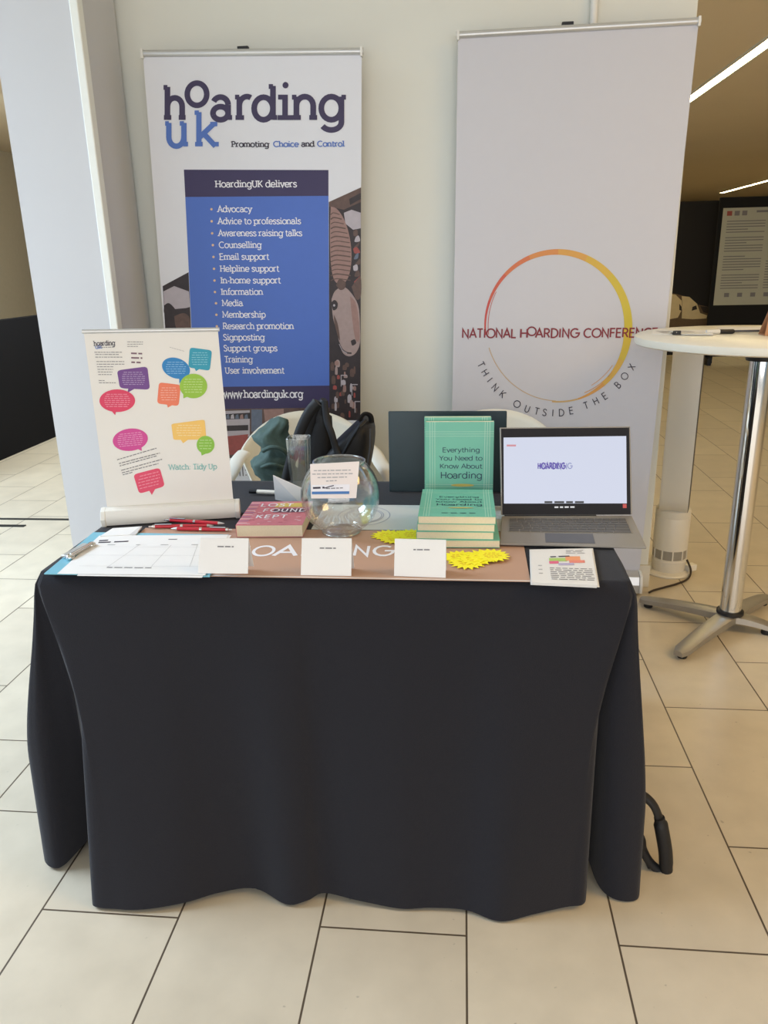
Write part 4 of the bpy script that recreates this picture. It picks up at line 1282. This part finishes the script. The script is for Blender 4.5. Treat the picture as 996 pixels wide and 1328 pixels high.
mb = MB(); mb.tube([A.lerp(B, s) for s in (.0, .02, .98, 1)], [.004, .006, .006, .004], M_white, 12); mb.build('barrel', t, smooth=True)
mb = MB(); mb.tube([A.lerp(B, s) for s in (-.28, -.27, .0)], [.004, .0062, .0062], M_black, 12)
mb.build('cap', t, smooth=True)

# ------------------------------------------------------------------ books


def book(loc, rz, w_, d_, h_, cover, label, group=None, upright=False, spine_mat=None, lean=0.0):
    """lying: w along x, d along y, h thick. upright: w along x, d tall. Own frame: origin bottom centre front"""
    t = thing('paperback_book', loc, label, 'book', rz, group)
    Mx = MW[t.name]
    if upright:
        T = Mx @ Matrix.Rotation(-lean, 4, 'X')
        f = lambda x, y, z: T @ Vector((x, h_ - z, y))
    else:
        f = lambda x, y, z: Mx @ Vector((x, y, z))
    ct = .0009

    def bx(mb, x0, x1, y0, y1, z0, z1, m):
        lo = [f(x0, y0, z0), f(x1, y0, z0), f(x1, y1, z0), f(x0, y1, z0)]
        hi = [f(x0, y0, z1), f(x1, y0, z1), f(x1, y1, z1), f(x0, y1, z1)]
        mb.hexa(lo, hi, m)
    mb = MB(); bx(mb, -w_ / 2 + .001, w_ / 2 - .001, .001, d_ - .001, ct, h_ - ct, M_cream); mb.build('page_block', t)
    mb = MB(); bx(mb, -w_ / 2, w_ / 2, 0, d_, 0, ct, cover); bx(mb, -w_ / 2, -w_ / 2 + ct, 0, d_, ct, h_ - ct, spine_mat or cover)
    S = Sheet(f(-w_ / 2, 0, h_), f(w_ / 2, 0, h_) - f(-w_ / 2, 0, h_), f(-w_ / 2, d_, h_) - f(-w_ / 2, 0, h_), mb); S.eps = .0002
    slab(S, [(0, 0), (w_, 0), (w_, d_), (0, d_)], cover, ct)
    return t, S


M_mint = mat('mint_cover', (112, 186, 162), .45, var=.02)
M_mintline = mat('mint_line', (176, 214, 194), .5)
M_navyink = mat('title_ink', (34, 62, 84), .5)
M_gold = mat('gold_ink', (206, 184, 96), .5)


def hoarding_cover(S, w_, d_):
    X = lambda a: a * w_
    Y = lambda b: b * d_
    for a in (.065, .10, .135, .865, .90, .935):
        S.poly([(X(a), 0), (X(a + .008), 0), (X(a + .008), d_), (X(a), d_)], M_mintline, 1)
    for b in (.84, .865, .89, .27, .295):
        S.poly([(0, Y(b)), (w_, Y(b)), (w_, Y(b + .004)), (0, Y(b + .004))], M_mintline, 1)
    for s, a, b, yb, cp in [('Everything', .25, .80, .665, .05), ('You Need to', .20, .84, .572, .05), ('Know About', .21, .84, .482, .05), ('Hoarding', .22, .84, .368, .072)]:
        S.text2(s, (X(a), Y(yb)), (X(b), Y(yb)), M_navyink, Y(cp), wt=.085, layer=3)
    S.poly([(X(.55 + .17 * math.cos(k * PI / 14)), Y(.29 + .016 * math.sin(k * PI / 14))) for k in range(28)], M_gold, 4)
    for k in range(4):
        S.poly([(X(.3 + k * .12), Y(.10)), (X(.38 + k * .12), Y(.10)), (X(.38 + k * .12), Y(.118)), (X(.3 + k * .12), Y(.118))], M_navyink, 3)


ups = [((-.004, 1.897, TZ + .0035), .171, .228, 'green paperback standing in front, facing out, behind the flat book stack'),
       ((-.009, 1.921, TZ + .0035), .168, .235, 'green paperback standing at the back, only its top edge showing')]
for k, (loc, w_, d_, lab) in enumerate(ups):
    t, S = book(loc, 0, w_, d_, .021, M_mint, lab, 'green hoarding books', True, lean=.04)
    hoarding_cover(S, w_, d_); S.mb.build('cover', t)
zz = TZ + .0035
for k, (xc, yf, rz, th, lab) in enumerate([(-.001, 1.622, .02, .0175, 'green paperback at the bottom of the flat stack'),
                                           (-.012, 1.627, .0, .0175, 'green paperback second from bottom of the flat stack'),
                                           (-.010, 1.629, -.01, .0175, 'green paperback second from top of the flat stack'),
                                           (-.008, 1.628, .0, .0180, 'green paperback lying on top of the flat stack, cover up')]):
    t, S = book((xc, yf, zz), rz, .172 if k else .178, .212 if k < 3 else .214, th, M_mint, lab, 'green hoarding books')
    if k == 3:
        hoarding_cover(S, .172, .214)
    S.mb.build('cover', t)
    zz += th + .0003

# pink book
M_pink = mat('pink_cover', (206, 120, 128), .5, var=.22, scale=36)
t, S = book((-.447, 1.677, TZ + .0032), .05, .158, .188, .030, M_pink, 'pink paperback titled LOST FOUND KEPT lying left of the glass bowl')
M_cr = mat('crimson_pattern', (172, 62, 84), .5, var=.15, scale=50)
M_yel = mat('cover_yellow', (216, 188, 90), .5)
M_pal = mat('cover_pale', (226, 200, 202), .5)
rn = random.Random(2)
for k in range(46):
    a, b = rn.uniform(.02, .145), rn.uniform(.004, .18)
    S.poly([(a, b), (a + rn.uniform(.004, .012), b), (a + rn.uniform(.004, .012), b + .003), (a, b + .003)], [M_cr, M_pal][k % 2], 1)
for k in range(11):
    S.poly([(.0, .012 + k * .016), (.024, .012 + k * .016), (.024, .017 + k * .016), (.0, .017 + k * .016)], [M_pal, mat('spine_lilac', (150, 120, 160), .5)][k % 2], 1)
S.poly([(.068, .138), (.156, .138), (.156, .172), (.068, .172)], M_yel, 2)
S.poly([(.070, .096), (.157, .096), (.157, .126), (.070, .126)], mat('cover_plum', (84, 54, 76), .5), 2)
for s, a, b, y in [('LOST', .030, .112, .144), ('FOUND', .044, .152, .100), ('KEPT', .036, .112, .050)]:
    S.text2(s, (a, y), (b, y), M_white_ink, .024, wt=.12, layer=4, track=.12)
S.mb.build('cover', t)

# ------------------------------------------------------------------ dark upright panel
PY = 2.062
S = Sheet((-.197, PY, TZ + .003), (1, 0, 0), (0, .05, 1))
M_teal = mat('dark_teal_board', (38, 58, 66), .45, var=.04)
q = [(S.px(505, 641)[0], 0), (S.px(655.5, 641)[0], 0), S.px(657.5, 533), S.px(503.5, 533.5)]
t = thing('presentation_board', (-.04, PY, TZ + .003), 'plain dark teal upright board standing behind the green books', 'board')
slab(S, q, M_teal, .008); S.mb.build('panel', t, bevel=.0025)
mb = MB(); c = S.P(.157, .12) + Vector((0, .008, 0))
mb.hexa([c + Vector((-.03, 0, .02)), c + Vector((.03, 0, .02)), c + Vector((.03, .004, .024)), c + Vector((-.03, .004, .024))],
        [Vector((c.x - .03, c.y + .06, TZ + .003)), Vector((c.x + .03, c.y + .06, TZ + .003)), Vector((c.x + .03, c.y + .064, TZ + .003)), Vector((c.x - .03, c.y + .064, TZ + .003))], M_teal)
mb.build('rear_strut', t)

# ------------------------------------------------------------------ laptop
M_lap = mat('laptop_grey', (144, 139, 131), .45, .15, var=.03)
M_key = mat('laptop_keys', (96, 94, 91), .55)
M_bez = mat('laptop_bezel', (30, 28, 31), .5, spec=.2)
fl, frr = atz(648, 706.5, TZ + .006), atz(838.5, 711.5, TZ + .006)
hl, hr = atz(650.5, 669, TZ + .017), atz(819.5, 668.5, TZ + .017)
zb = TZ + .0045
t = thing('laptop', ((fl.x + frr.x) / 2, (fl.y + hl.y) / 2, zb), 'open grey laptop showing a pale slide, at the right end of the table', 'laptop')
mb = MB()
up_ = lambda p, z: Vector((p.x, p.y, z))
blk = [up_(fl, zb), up_(frr, zb), up_(hr, zb), up_(hl, zb)]
mb.hexa(blk, [up_(fl, TZ + .010), up_(frr, TZ + .010), up_(hr, TZ + .017), up_(hl, TZ + .017)], M_lap)
mb.build('base', t, bevel=.002)
# deck frame: a along width, b from front (0) to hinge (1)
f0, f1, h0, h1 = up_(fl, TZ + .0103), up_(frr, TZ + .0103), up_(hl, TZ + .0173), up_(hr, TZ + .0173)
dk = lambda a, b, e=0: (f0.lerp(f1, a)).lerp(h0.lerp(h1, a), b) + Vector((0, 0, e))
mb = MB()
mb.hexa([dk(.055, .40), dk(.945, .40), dk(.945, .9), dk(.055, .9)], [dk(.055, .40, .0004), dk(.945, .40, .0004), dk(.945, .9, .0004), dk(.055, .9, .0004)], M_lap)
kb = mb.build('keyboard', t)
mb = MB()
for r in range(6):
    b0_ = .41 + r * .082
    n = [7, 12, 13, 14, 14, 15][r]
    ws = [1.0] * n
    if r == 0: ws = [1.1, 1.1, 1.1, 5.2, 1.1, 1.1, 1.8]
    if r in (1, 2, 3): ws[0] = 1.6; ws[-1] = 1.7
    tot = sum(ws); x = 0
    for wv in ws:
        a0 = .06 + .88 * (x + .06) / tot; a1 = .06 + .88 * (x + wv - .06) / tot
        hh = .052 if r == 5 else .068
        mb.hexa([dk(a0, b0_, .0004), dk(a1, b0_, .0004), dk(a1, b0_ + hh, .0004), dk(a0, b0_ + hh, .0004)], [dk(a0, b0_, .0018), dk(a1, b0_, .0018), dk(a1, b0_ + hh, .0018), dk(a0, b0_ + hh, .0018)], M_key)
        x += wv
mb.build('keys', kb)
mb = MB(); mb.hexa([dk(.32, .06), dk(.66, .06), dk(.66, .36), dk(.32, .36)], [dk(.32, .06, .0003), dk(.66, .06, .0003), dk(.66, .36, .0003), dk(.32, .36, .0003)], mat('trackpad_grey', (92, 90, 88), .3, .3)); mb.build('trackpad', t)
hv = Vector((0, .25, 1)).normalized()
S = Sheet(up_(hl, TZ + .018), up_(hr, 0) - up_(hl, 0), hv); S.eps = .0003
q = [S.px(650, 668), S.px(820, 667.5), S.px(817.5, 553), S.px(648, 554.5)]
slab(S, q, M_lap, .006)
lidm = S.mb; S.mb = MB()
lid = lidm.build('lid', t, bevel=.002)
q2 = [S.px(651.5, 667.5), S.px(818, 667), S.px(816, 554.5), S.px(649.8, 556)]
S.poly(q2, M_bez, 1); S.mb.build('bezel', lid); S.mb = MB()
M_scr = glow('screen_glow', (214, 220, 240), .8)
sc4 = [S.px(653.5, 653), S.px(812.8, 652.8), S.px(812, 565.5), S.px(653, 567.5)]
S.poly(sc4, M_scr, 3)
M_st = glow('screen_violet', (92, 62, 196), .55); M_sl = glow('screen_lilac', (150, 156, 210), .7)
S.text('HOARDING', (699, 608), (742, 607.6), M_sl, cap=7, wt=.12, layer=5)
S.text('HOARDING', (697, 608), (733, 607.8), M_st, cap=7.4, wt=.16, layer=7)
M_sr = glow('screen_rose', (226, 150, 160), .7)
S.dashes((657, 579), (670, 579), 2.4, M_sr, 5, seed=3)
S.dashes((706, 652.5), (757, 652.5), 2.6, glow('screen_dark', (40, 42, 52), .3), 5, seed=4)
S.dashes((719, 658.8), (745, 658.5), 2.0, glow('screen_white', (225, 225, 228), .8), 3, seed=6)
S.pxpoly([(807.5, 653.6), (812.4, 653.6), (812.6, 658.8), (807.7, 658.8)], glow('screen_red', (210, 60, 50), .7), 3)
S.mb.build('screen', lid)
mb = MB(); mb.lathe(S.P(*S.px(731.5, 559.8), 3), [(.0015, -.0005), (.0015, .0004)], mat('camera_lens', (50, 60, 80), .1), 10); mb.build('webcam', lid)

# ------------------------------------------------------------------ handouts at the right
hq = [(688, 712.5), (767, 711), (775.5, 759), (689.5, 755)]
for k in range(4):
    dx, dy = [(-1.5, 3), (2, 2.2), (-.8, 1.2), (0, 0)][k]
    S = Sheet((0, 0, TZ + .004 + k * .0012), (1, 0, 0), (0, 1, 0)); S.eps = .0002
    q = [S.px(x + dx, y + dy * (y > 730)) for x, y in hq]
    slab(S, q, M_paper, .0008)
    if k == 3:
        for j in range(7):
            S.dashes((713 + j * .4, 737 + j * 2.4), (768 + j * .7, 738.6 + j * 2.4), .8, M_grey_ink, 2, seed=j)
        for j in range(3):
            S.dashes((734, 714.5 + j * 1.8), (757 + j, 714.3 + j * 1.8), .8, M_soft_ink, 2, seed=j)
            S.dashes((698 + j * .6, 734 + j * 5), (703 + j * .6, 734 + j * 5), .9, M_soft_ink, 2, seed=j)
        for (a, b, c_, d_, rgb, nm) in [(712, 724, 735, 728, (176, 206, 110), 'chart_green'), (733, 722, 752, 727, (240, 160, 110), 'chart_orange'), (712, 728, 724, 731, (230, 110, 140), 'chart_pink'), (738, 727, 758, 730, (236, 140, 120), 'chart_coral'), (724, 730.5, 744, 733, (190, 180, 210), 'chart_lilac')]:
            S.pxpoly([(a, b), (c_, b - .4), (c_ + .8, d_), (a + .6, d_ + .4)], mat(nm, rgb, .6), 2)
        S.dashes((714, 723), (740, 722), 1.2, M_ink, 3, seed=9)
    c = sum((S.P(*p) for p in q), Vector()) / 4
    lone(S.mb, 'handout_sheet', (c.x, c.y, TZ + .004 + k * .0012), ['bottom sheet of the handout stack in front of laptop, barely showing', 'second handout sheet from the bottom, its right edge peeking out', 'second handout sheet from the top, its left edge peeking out', 'white printed handout with small colourful chart, topmost in front of laptop'][k], 'paper', 'handouts in front of the laptop')

# ------------------------------------------------------------------ little white tent cards
for k, (fl_, fr_, tl_, tr_, lab) in enumerate([((256.5, 743.5), (321.5, 744), (260, 697.5), (322.5, 698), 'left white tent card, standing on the clipboard form'),
                                               ((390, 746), (455.5, 747), (391.5, 698), (456, 698), 'middle white tent card, standing in front of the glass bowl'),
                                               ((511, 747), (578, 749.5), (512, 698.5), (578.5, 700), 'right white tent card, standing left of yellow star cards')]):
    zc = TZ + (.0090 if k == 0 else .0024)
    A, B = atz(*fl_, zc), atz(*fr_, zc)
    u = (B - A); u.z = 0
    nb = Vector((-u.y, u.x, 0)).normalized()
    S = Sheet(A, u, nb * .24 + Vector((0, 0, 1))); S.eps = .0003
    q = [S.px(*p) for p in (fl_, fr_, tr_, tl_)]
    q[0] = (q[0][0], 0); q[1] = (q[1][0], 0)
    slab(S, q, M_paper, .0006)
    C, D = S.P(*q[3]), S.P(*q[2])
    hgt = C.z - A.z
    bb = [C, D, D + nb * .024 + Vector((0, 0, -(D.z - A.z))), C + nb * .024 + Vector((0, 0, -(C.z - A.z)))]
    S.mb.hexa(bb, [p - nb * .0006 for p in bb], M_paper)
    mx_ = (tl_[0] + tr_[0]) / 2
    S.dashes((mx_ - 9, 709.5 + k * 2), (mx_ + 12, 709.7 + k * 2), 1.5, M_grey_ink, 3, seed=k + 5)
    lone(S.mb, 'tent_card', (A + B) / 2, lab, 'card', 'small white tent cards')

# ------------------------------------------------------------------ yellow star cards
M_star = mat('neon_yellow', (255, 244, 34), .6, var=.02)
M_starline = mat('star_red_ink', (214, 120, 40), .6)
stars = [(503, 694, 0, 'L'), (513, 698, 1, 'L'), (524, 694.5, 2, 'L'), (534, 693, 3, 'L'),
         (596, 722, 0, 'R'), (606, 729, 1, 'R'), (616, 724, 2, 'R'), (627, 721, 3, 'R'), (638, 720, 4, 'R')]
rn = random.Random(11)
names = {'L': ['leftmost of the left yellow star fan, beside the bowl', 'lowest of the left yellow star fan', 'middle star on the left fan, behind right tent card', 'topmost star of the left yellow fan, next to books'],
         'R': ['leftmost of the right yellow star fan, next to right tent card', 'lowest, frontmost star of the right yellow fan', 'middle star of the right yellow fan', 'second star from the right end of the right fan', 'rightmost of the right yellow star fan, pointing at the laptop']}
for (u_, v_, k, side) in stars:
    zc = TZ + .0036 + k * .0011
    c = atz(u_, v_, zc); a0 = rn.uniform(0, 1)
    S = Sheet(c, (math.cos(a0), math.sin(a0), 0), (-math.sin(a0), math.cos(a0), 0)); S.eps = .00015
    R1 = .041
    pts = []
    for j in range(32):
        r = R1 * rn.uniform(.93, 1.06) if j % 2 == 0 else R1 * .70
        pts.append((r * math.cos(j * PI / 16), r * math.sin(j * PI / 16)))
    slab(S, pts, M_star, .0006)
    ca, sa = math.cos(-a0 + .15), math.sin(-a0 + .15)
    for j, yy in enumerate((.012, .003, -.006, -.014)):
        hw = .02 - abs(yy) * .5
        s = -hw
        while s < hw - .003:
            e = s + rn.uniform(.004, .009)
            S.poly([(x * ca - y * sa, x * sa + y * ca) for x, y in ((s, yy), (e, yy), (e, yy + .0018), (s, yy + .0018))], M_starline, 2)
            s = e + .0025
    lone(S.mb, 'star_card', c - Vector((0, 0, .0006)), 'neon yellow starburst card, ' + names[side][k], 'card', 'yellow starburst cards')

# ------------------------------------------------------------------ round bar table on the right
PC = Vector((1.015, 2.765, 0)); BT = 1.095
t = thing('bar_table', PC, 'tall round white-topped bar table on a chrome pole with four splayed feet', 'table')
mb = MB(); mb.lathe(PC, [(.001, BT - .03), (.411, BT - .03), (.418, BT - .026), (.420, BT - .015), (.418, BT - .004), (.412, BT), (.001, BT)], mat('table_top_white', (232, 226, 208), .35, var=.01), 72, cap=False); mb.build('tabletop', t, smooth=True)
mb = MB(); mb.lathe(PC, [(.001, BT - .045), (.13, BT - .045), (.15, BT - .03), (.001, BT - .03)], M_black, 32, cap=False); mb.lathe(PC, [(.05, BT - .085), (.055, BT - .06), (.06, BT - .045)], M_black, 24); mb.build('top_bracket', t, smooth=True)
mb = MB(); mb.lathe(PC, [(.038, .075), (.038, BT - .07)], M_chrome, 40); mb.build('pole', t, smooth=True)
mb = MB(); mb.lathe(PC, [(.044, .066), (.048, .070), (.048, .080), (.043, .084)], M_black, 32); mb.lathe(PC, [(.016, .03), (.016, .07)], M_black, 16); mb.build('collar', t, smooth=True)
for (px_, py_) in [(838, 786), (883, 853), (996, 822), (990, 783)]:
    e = atz(px_, py_, 0)
    d = Vector((e.x - PC.x, e.y - PC.y, 0)); ln = d.length; d.normalize(); sd = Vector((-d.y, d.x, 0))
    mb = MB(); rings = []
    for k in range(13):
        s = k / 12
        r = .01 + (ln + .014) * s
        hw = .036 - .009 * s; zt = .071 - .036 * s ** 1.6; zb_ = zt - .030 + .010 * s
        if k == 12: hw *= .6
        c = PC + d * r
        rings.append([c - sd * hw + Vector((0, 0, zb_)), c + sd * hw + Vector((0, 0, zb_)), c + sd * hw * .96 + Vector((0, 0, zt - .005)), c + sd * hw * .55 + Vector((0, 0, zt)), c - sd * hw * .55 + Vector((0, 0, zt)), c - sd * hw * .96 + Vector((0, 0, zt - .005))])
    mb.rings(rings, M_castalu); lg = mb.build('foot', t, smooth=True)
    mb = MB(); mb.lathe(PC + d * (ln - .008), [(.016, 0), (.018, .004), (.016, .017)], M_black, 16); mb.build('rubber_pad', lg, smooth=True)

# things lying on the bar table
S = Sheet((0, 0, BT + .0012), (1, 0, 0), (0, 1, 0)); S.eps = .0003
q = [(.66, 2.83), (.86, 2.78), (.90, 2.96), (.70, 3.0)]
slab(S, q, M_paper, .001)
for k in range(5):
    S.poly([(.70, 2.86 + k * .022), (.82, 2.835 + k * .022), (.82, 2.842 + k * .022), (.70, 2.867 + k * .022)], M_soft_ink, 2)
lone(S.mb, 'paper_sheet', (.78, 2.89, BT), 'white paper sheet lying on the left part of the bar table', 'paper')
S = Sheet((0, 0, BT + .0012), (1, 0, 0), (0, 1, 0)); S.eps = .0003
slab(S, [(.92, 2.90), (1.12, 2.86), (1.17, 3.06), (.96, 3.1)], M_paper, .001)
lone(S.mb, 'paper_sheet', (1.04, 2.98, BT), 'white paper sheet lying at the back of the bar table', 'paper')
t = thing('name_badge', (.76, 2.78, BT + .0015), 'clear plastic name badge with a black clip on the bar table', 'badge')
mb = MB(); mb.box((.80, 2.79, BT + .004), (.1, .06, .003), mat('badge_card', (214, 212, 206), .3), Matrix.Rotation(-.2, 3, 'Z')); mb.build('card', t)
mb = MB(); mb.box((.735, 2.80, BT + .008), (.026, .014, .013), M_black); mb.tube(catmull([(.735, 2.795, BT + .009), (.72, 2.80, BT + .012), (.715, 2.81, BT + .007), (.735, 2.815, BT + .005)], 5), .003, M_chrome, 8); mb.build('clip', t, smooth=True)
t = thing('marker_pen', (.87, 2.81, BT + .001), 'black marker pen lying on the bar table beside the badge', 'pen')
mb = MB(); mb.tube([(.835, 2.805, BT + .0085), (.88, 2.808, BT + .0085)], .0075, M_white, 12); mb.build('barrel', t, smooth=True)
mb = MB(); mb.tube([(.88, 2.808, BT + .0085), (.925, 2.811, BT + .0085), (.93, 2.811, BT + .0085)], [.008, .008, .005], M_black, 12); mb.build('cap', t, smooth=True)
t = thing('ballpoint_pen', (.96, 2.83, BT + .001), 'thin grey ballpoint pen lying on the bar table left of the cardboard holder', 'pen')
mb = MB(); mb.tube([(.91, 2.84, BT + .0065), (.915, 2.84, BT + .0065), (1.03, 2.845, BT + .0065)], [.001, .004, .004], mat('grey_barrel', (90, 88, 90), .4), 10); mb.build('barrel', t, smooth=True)
mb = MB(); mb.tube([(1.03, 2.845, BT + .0065), (1.045, 2.8455, BT + .0065)], .0025, M_chrome, 8); mb.build('push_button', t, smooth=True)
M_card = mat('cardboard', (190, 140, 100), .8, var=.1, scale=60)
p0 = Vector((.998, 2.72, BT + .001))
mb = MB()
for s in (0, 1):
    y = p0.y + s * .06
    yt = p0.y + .03
    lo = [Vector((p0.x, y, p0.z)), Vector((p0.x + .15, y, p0.z)), Vector((p0.x + .15, yt, p0.z + .11)), Vector((p0.x + .022, yt, p0.z + .11))]
    mb.hexa(lo, [p + Vector((0, .002 * (1 - 2 * s), 0)) for p in lo], M_card)
mb.box((p0.x + .075, p0.y + .03, p0.z + .001), (.15, .06, .002), M_card)
lone(mb, 'cardboard_holder', p0 + Vector((.075, .03, -.001)), 'brown cardboard holder standing at the right edge on the bar table', 'holder')

# ------------------------------------------------------------------ white tower fan
FC = Vector((.935, 3.345, 0))
M_fan = mat('fan_white', (222, 218, 206), .35, var=.01)
t = thing('tower_fan', FC, 'white tower fan with tall slim loop standing beside the wall end', 'fan')
mb = MB(); mb.lathe(FC, [(.001, 0), (.100, 0), (.102, .006), (.098, .012), (.080, .016), (.001, .016)], M_fan, 48, cap=False); mb.build('base_plate', t, smooth=True)
mb = MB(); mb.lathe(FC, [(.070, .014), (.073, .03), (.073, .075)], M_fan, 48); mb.lathe(FC, [(.0735, .118), (.0745, .17), (.0745, .262), (.073, .266), (.0745, .27), (.0735, .298), (.06, .305)], M_fan, 48); mb.lathe(FC, [(.0745, .06), (.0755, .064), (.0745, .068)], M_fan, 48); o_ = mb.build('body', t, smooth=True)
mb = MB(); mb.lathe(FC, [(.0705, .074), (.0705, .119)], mat('fan_grille', (150, 146, 136), .5, var=.3, scale=900), 48)
for k in range(10):
    a = k * PI / 5 + .25
    mb.box(FC + Vector((.0712 * math.cos(a), .0712 * math.sin(a), .0965)), (.006, .006, .045), M_fan, Matrix.Rotation(a, 3, 'Z'))
o = mb.build('grille', t, smooth=True); o['label'] = 'grey air intake grille'
# the loop: a tall stadium ring seen nearly edge-on
mb = MB(); rot = math.radians(75)
ux = Vector((math.cos(rot), math.sin(rot), 0)); ud = Vector((-math.sin(rot), math.cos(rot), 0))
path = []
for k in range(17): path.append((.085 * math.cos(PI * k / 16), .965 + .085 * math.sin(PI * k / 16)))
for k in range(17): path.append((.085 * math.cos(PI + PI * k / 16), .385 + .085 * math.sin(PI + PI * k / 16)))
secs = []
for i, (x, z) in enumerate(path):
    zc = .965 if i < 17 else .385
    nx, nz = x / .085, (z - zc) / .085
    c = FC + ux * x + Vector((0, 0, z)); nr = ux * nx + Vector((0, 0, nz))
    secs.append([c + nr * .018 - ud * .055, c + nr * .02 + ud * .05, c + nr * .012 + ud * .062, c - nr * .006 + ud * .058, c - nr * .012 + ud * .0, c - nr * .004 - ud * .058])
mb.rings(secs, M_fan, closed=True); mb.build('loop', t, smooth=True, bevel=.001)
mb = MB(); secs2 = []
for i, (x, z) in enumerate(path):
    zc = .965 if i < 17 else .385
    nx, nz = x / .085, (z - zc) / .085
    c = FC + ux * x + Vector((0, 0, z)); nr = ux * nx + Vector((0, 0, nz))
    secs2.append([c - nr * .0005 - ud * .0605, c + nr * .016 - ud * .0575, c + nr * .017 - ud * .0545, c - nr * .001 - ud * .0575])
mb.rings(secs2, mat('loop_edge', (70, 66, 58), .4), closed=True); o = mb.build('loop_edge', t, smooth=True); o['label'] = 'dark edge strip around the loop'
mb = MB(); mb.lathe(FC, [(.05, .298), (.045, .315), (.04, .33)], M_fan, 32); mb.build('neck', t, smooth=True)
# cable
mb = MB(); mb.tube(catmull([FC + Vector((.068, -.035, .07)), FC + Vector((.082, -.06, .03)), FC + Vector((.06, -.105, .008)), FC + Vector((0, -.16, .006)), FC + Vector((-.06, -.20, .006)), FC + Vector((-.115, -.235, .006)), FC + Vector((-.14, -.26, .006))], 6), .0045, mat('brown_cable', (52, 42, 34), .5), 8)
o = mb.build('power_cable', t, smooth=True); o['label'] = 'dark power cable'
mb = MB(); mb.box(FC + Vector((.09, -.02, .028)), (.05, .035, .03), M_white, Matrix.Rotation(.5, 3, 'Z'))
mb.build('plug', t, bevel=.005)

# ------------------------------------------------------------------ black bag under the table, padded loop handle sticking out
t = thing('black_bag', (.165, 1.72, 0), 'black bag under the cloth, its padded loop handle sticking out at right', 'bag')
mb = MB(); rings = []
for (z, k) in [(.004, .92), (.03, 1), (.12, 1), (.2, .93), (.24, .7)]:
    rings.append([Vector((.165 + .10 * k * max(-1, min(1, 1.3 * math.cos(a))), 1.72 + .17 * k * max(-1, min(1, 1.3 * math.sin(a))), z)) for a in [i * PI / 12 for i in range(24)]])
mb.rings(rings, M_bag); mb.build('body', t, smooth=True)
LY = 1.50
W4 = lambda u_, v_, y=LY: aty(u_, v_, y)
p_up = [Vector((.25, 1.68, .20)), Vector((.34, 1.58, .245)), W4(824, 1028), W4(836, 1033), W4(848, 1045), W4(856, 1064)]
mb = MB(); mb.tube(catmull(p_up, 6), .0105, M_black, 10, flat=.007); mb.build('handle_strap', t, smooth=True)
mb = MB(); mb.tube(catmull([W4(855, 1060), W4(859, 1080), W4(863, 1105), W4(864, 1130)], 6), [.012] * 3 + [.017] * 13 + [.016] * 3, M_bag, 14, flat=[.012] * 3 + [.015] * 13 + [.014] * 3)
mb.build('handle_grip', t, smooth=True)
mb = MB(); mb.tube(catmull([W4(864, 1131), W4(854, 1128), W4(842, 1117), W4(834, 1102), W4(828, 1082), Vector((.36, 1.57, .12)), Vector((.25, 1.68, .12))], 6), .011, M_bag, 10, flat=.008); mb.build('handle_strap', t, smooth=True)
mb = MB(); q = [W4(832, 1108), W4(846, 1118), W4(843, 1133)]; mb.hexa(q, [p + Vector((0, .004, 0)) for p in q], M_bag); mb.build('strap_tab', t)
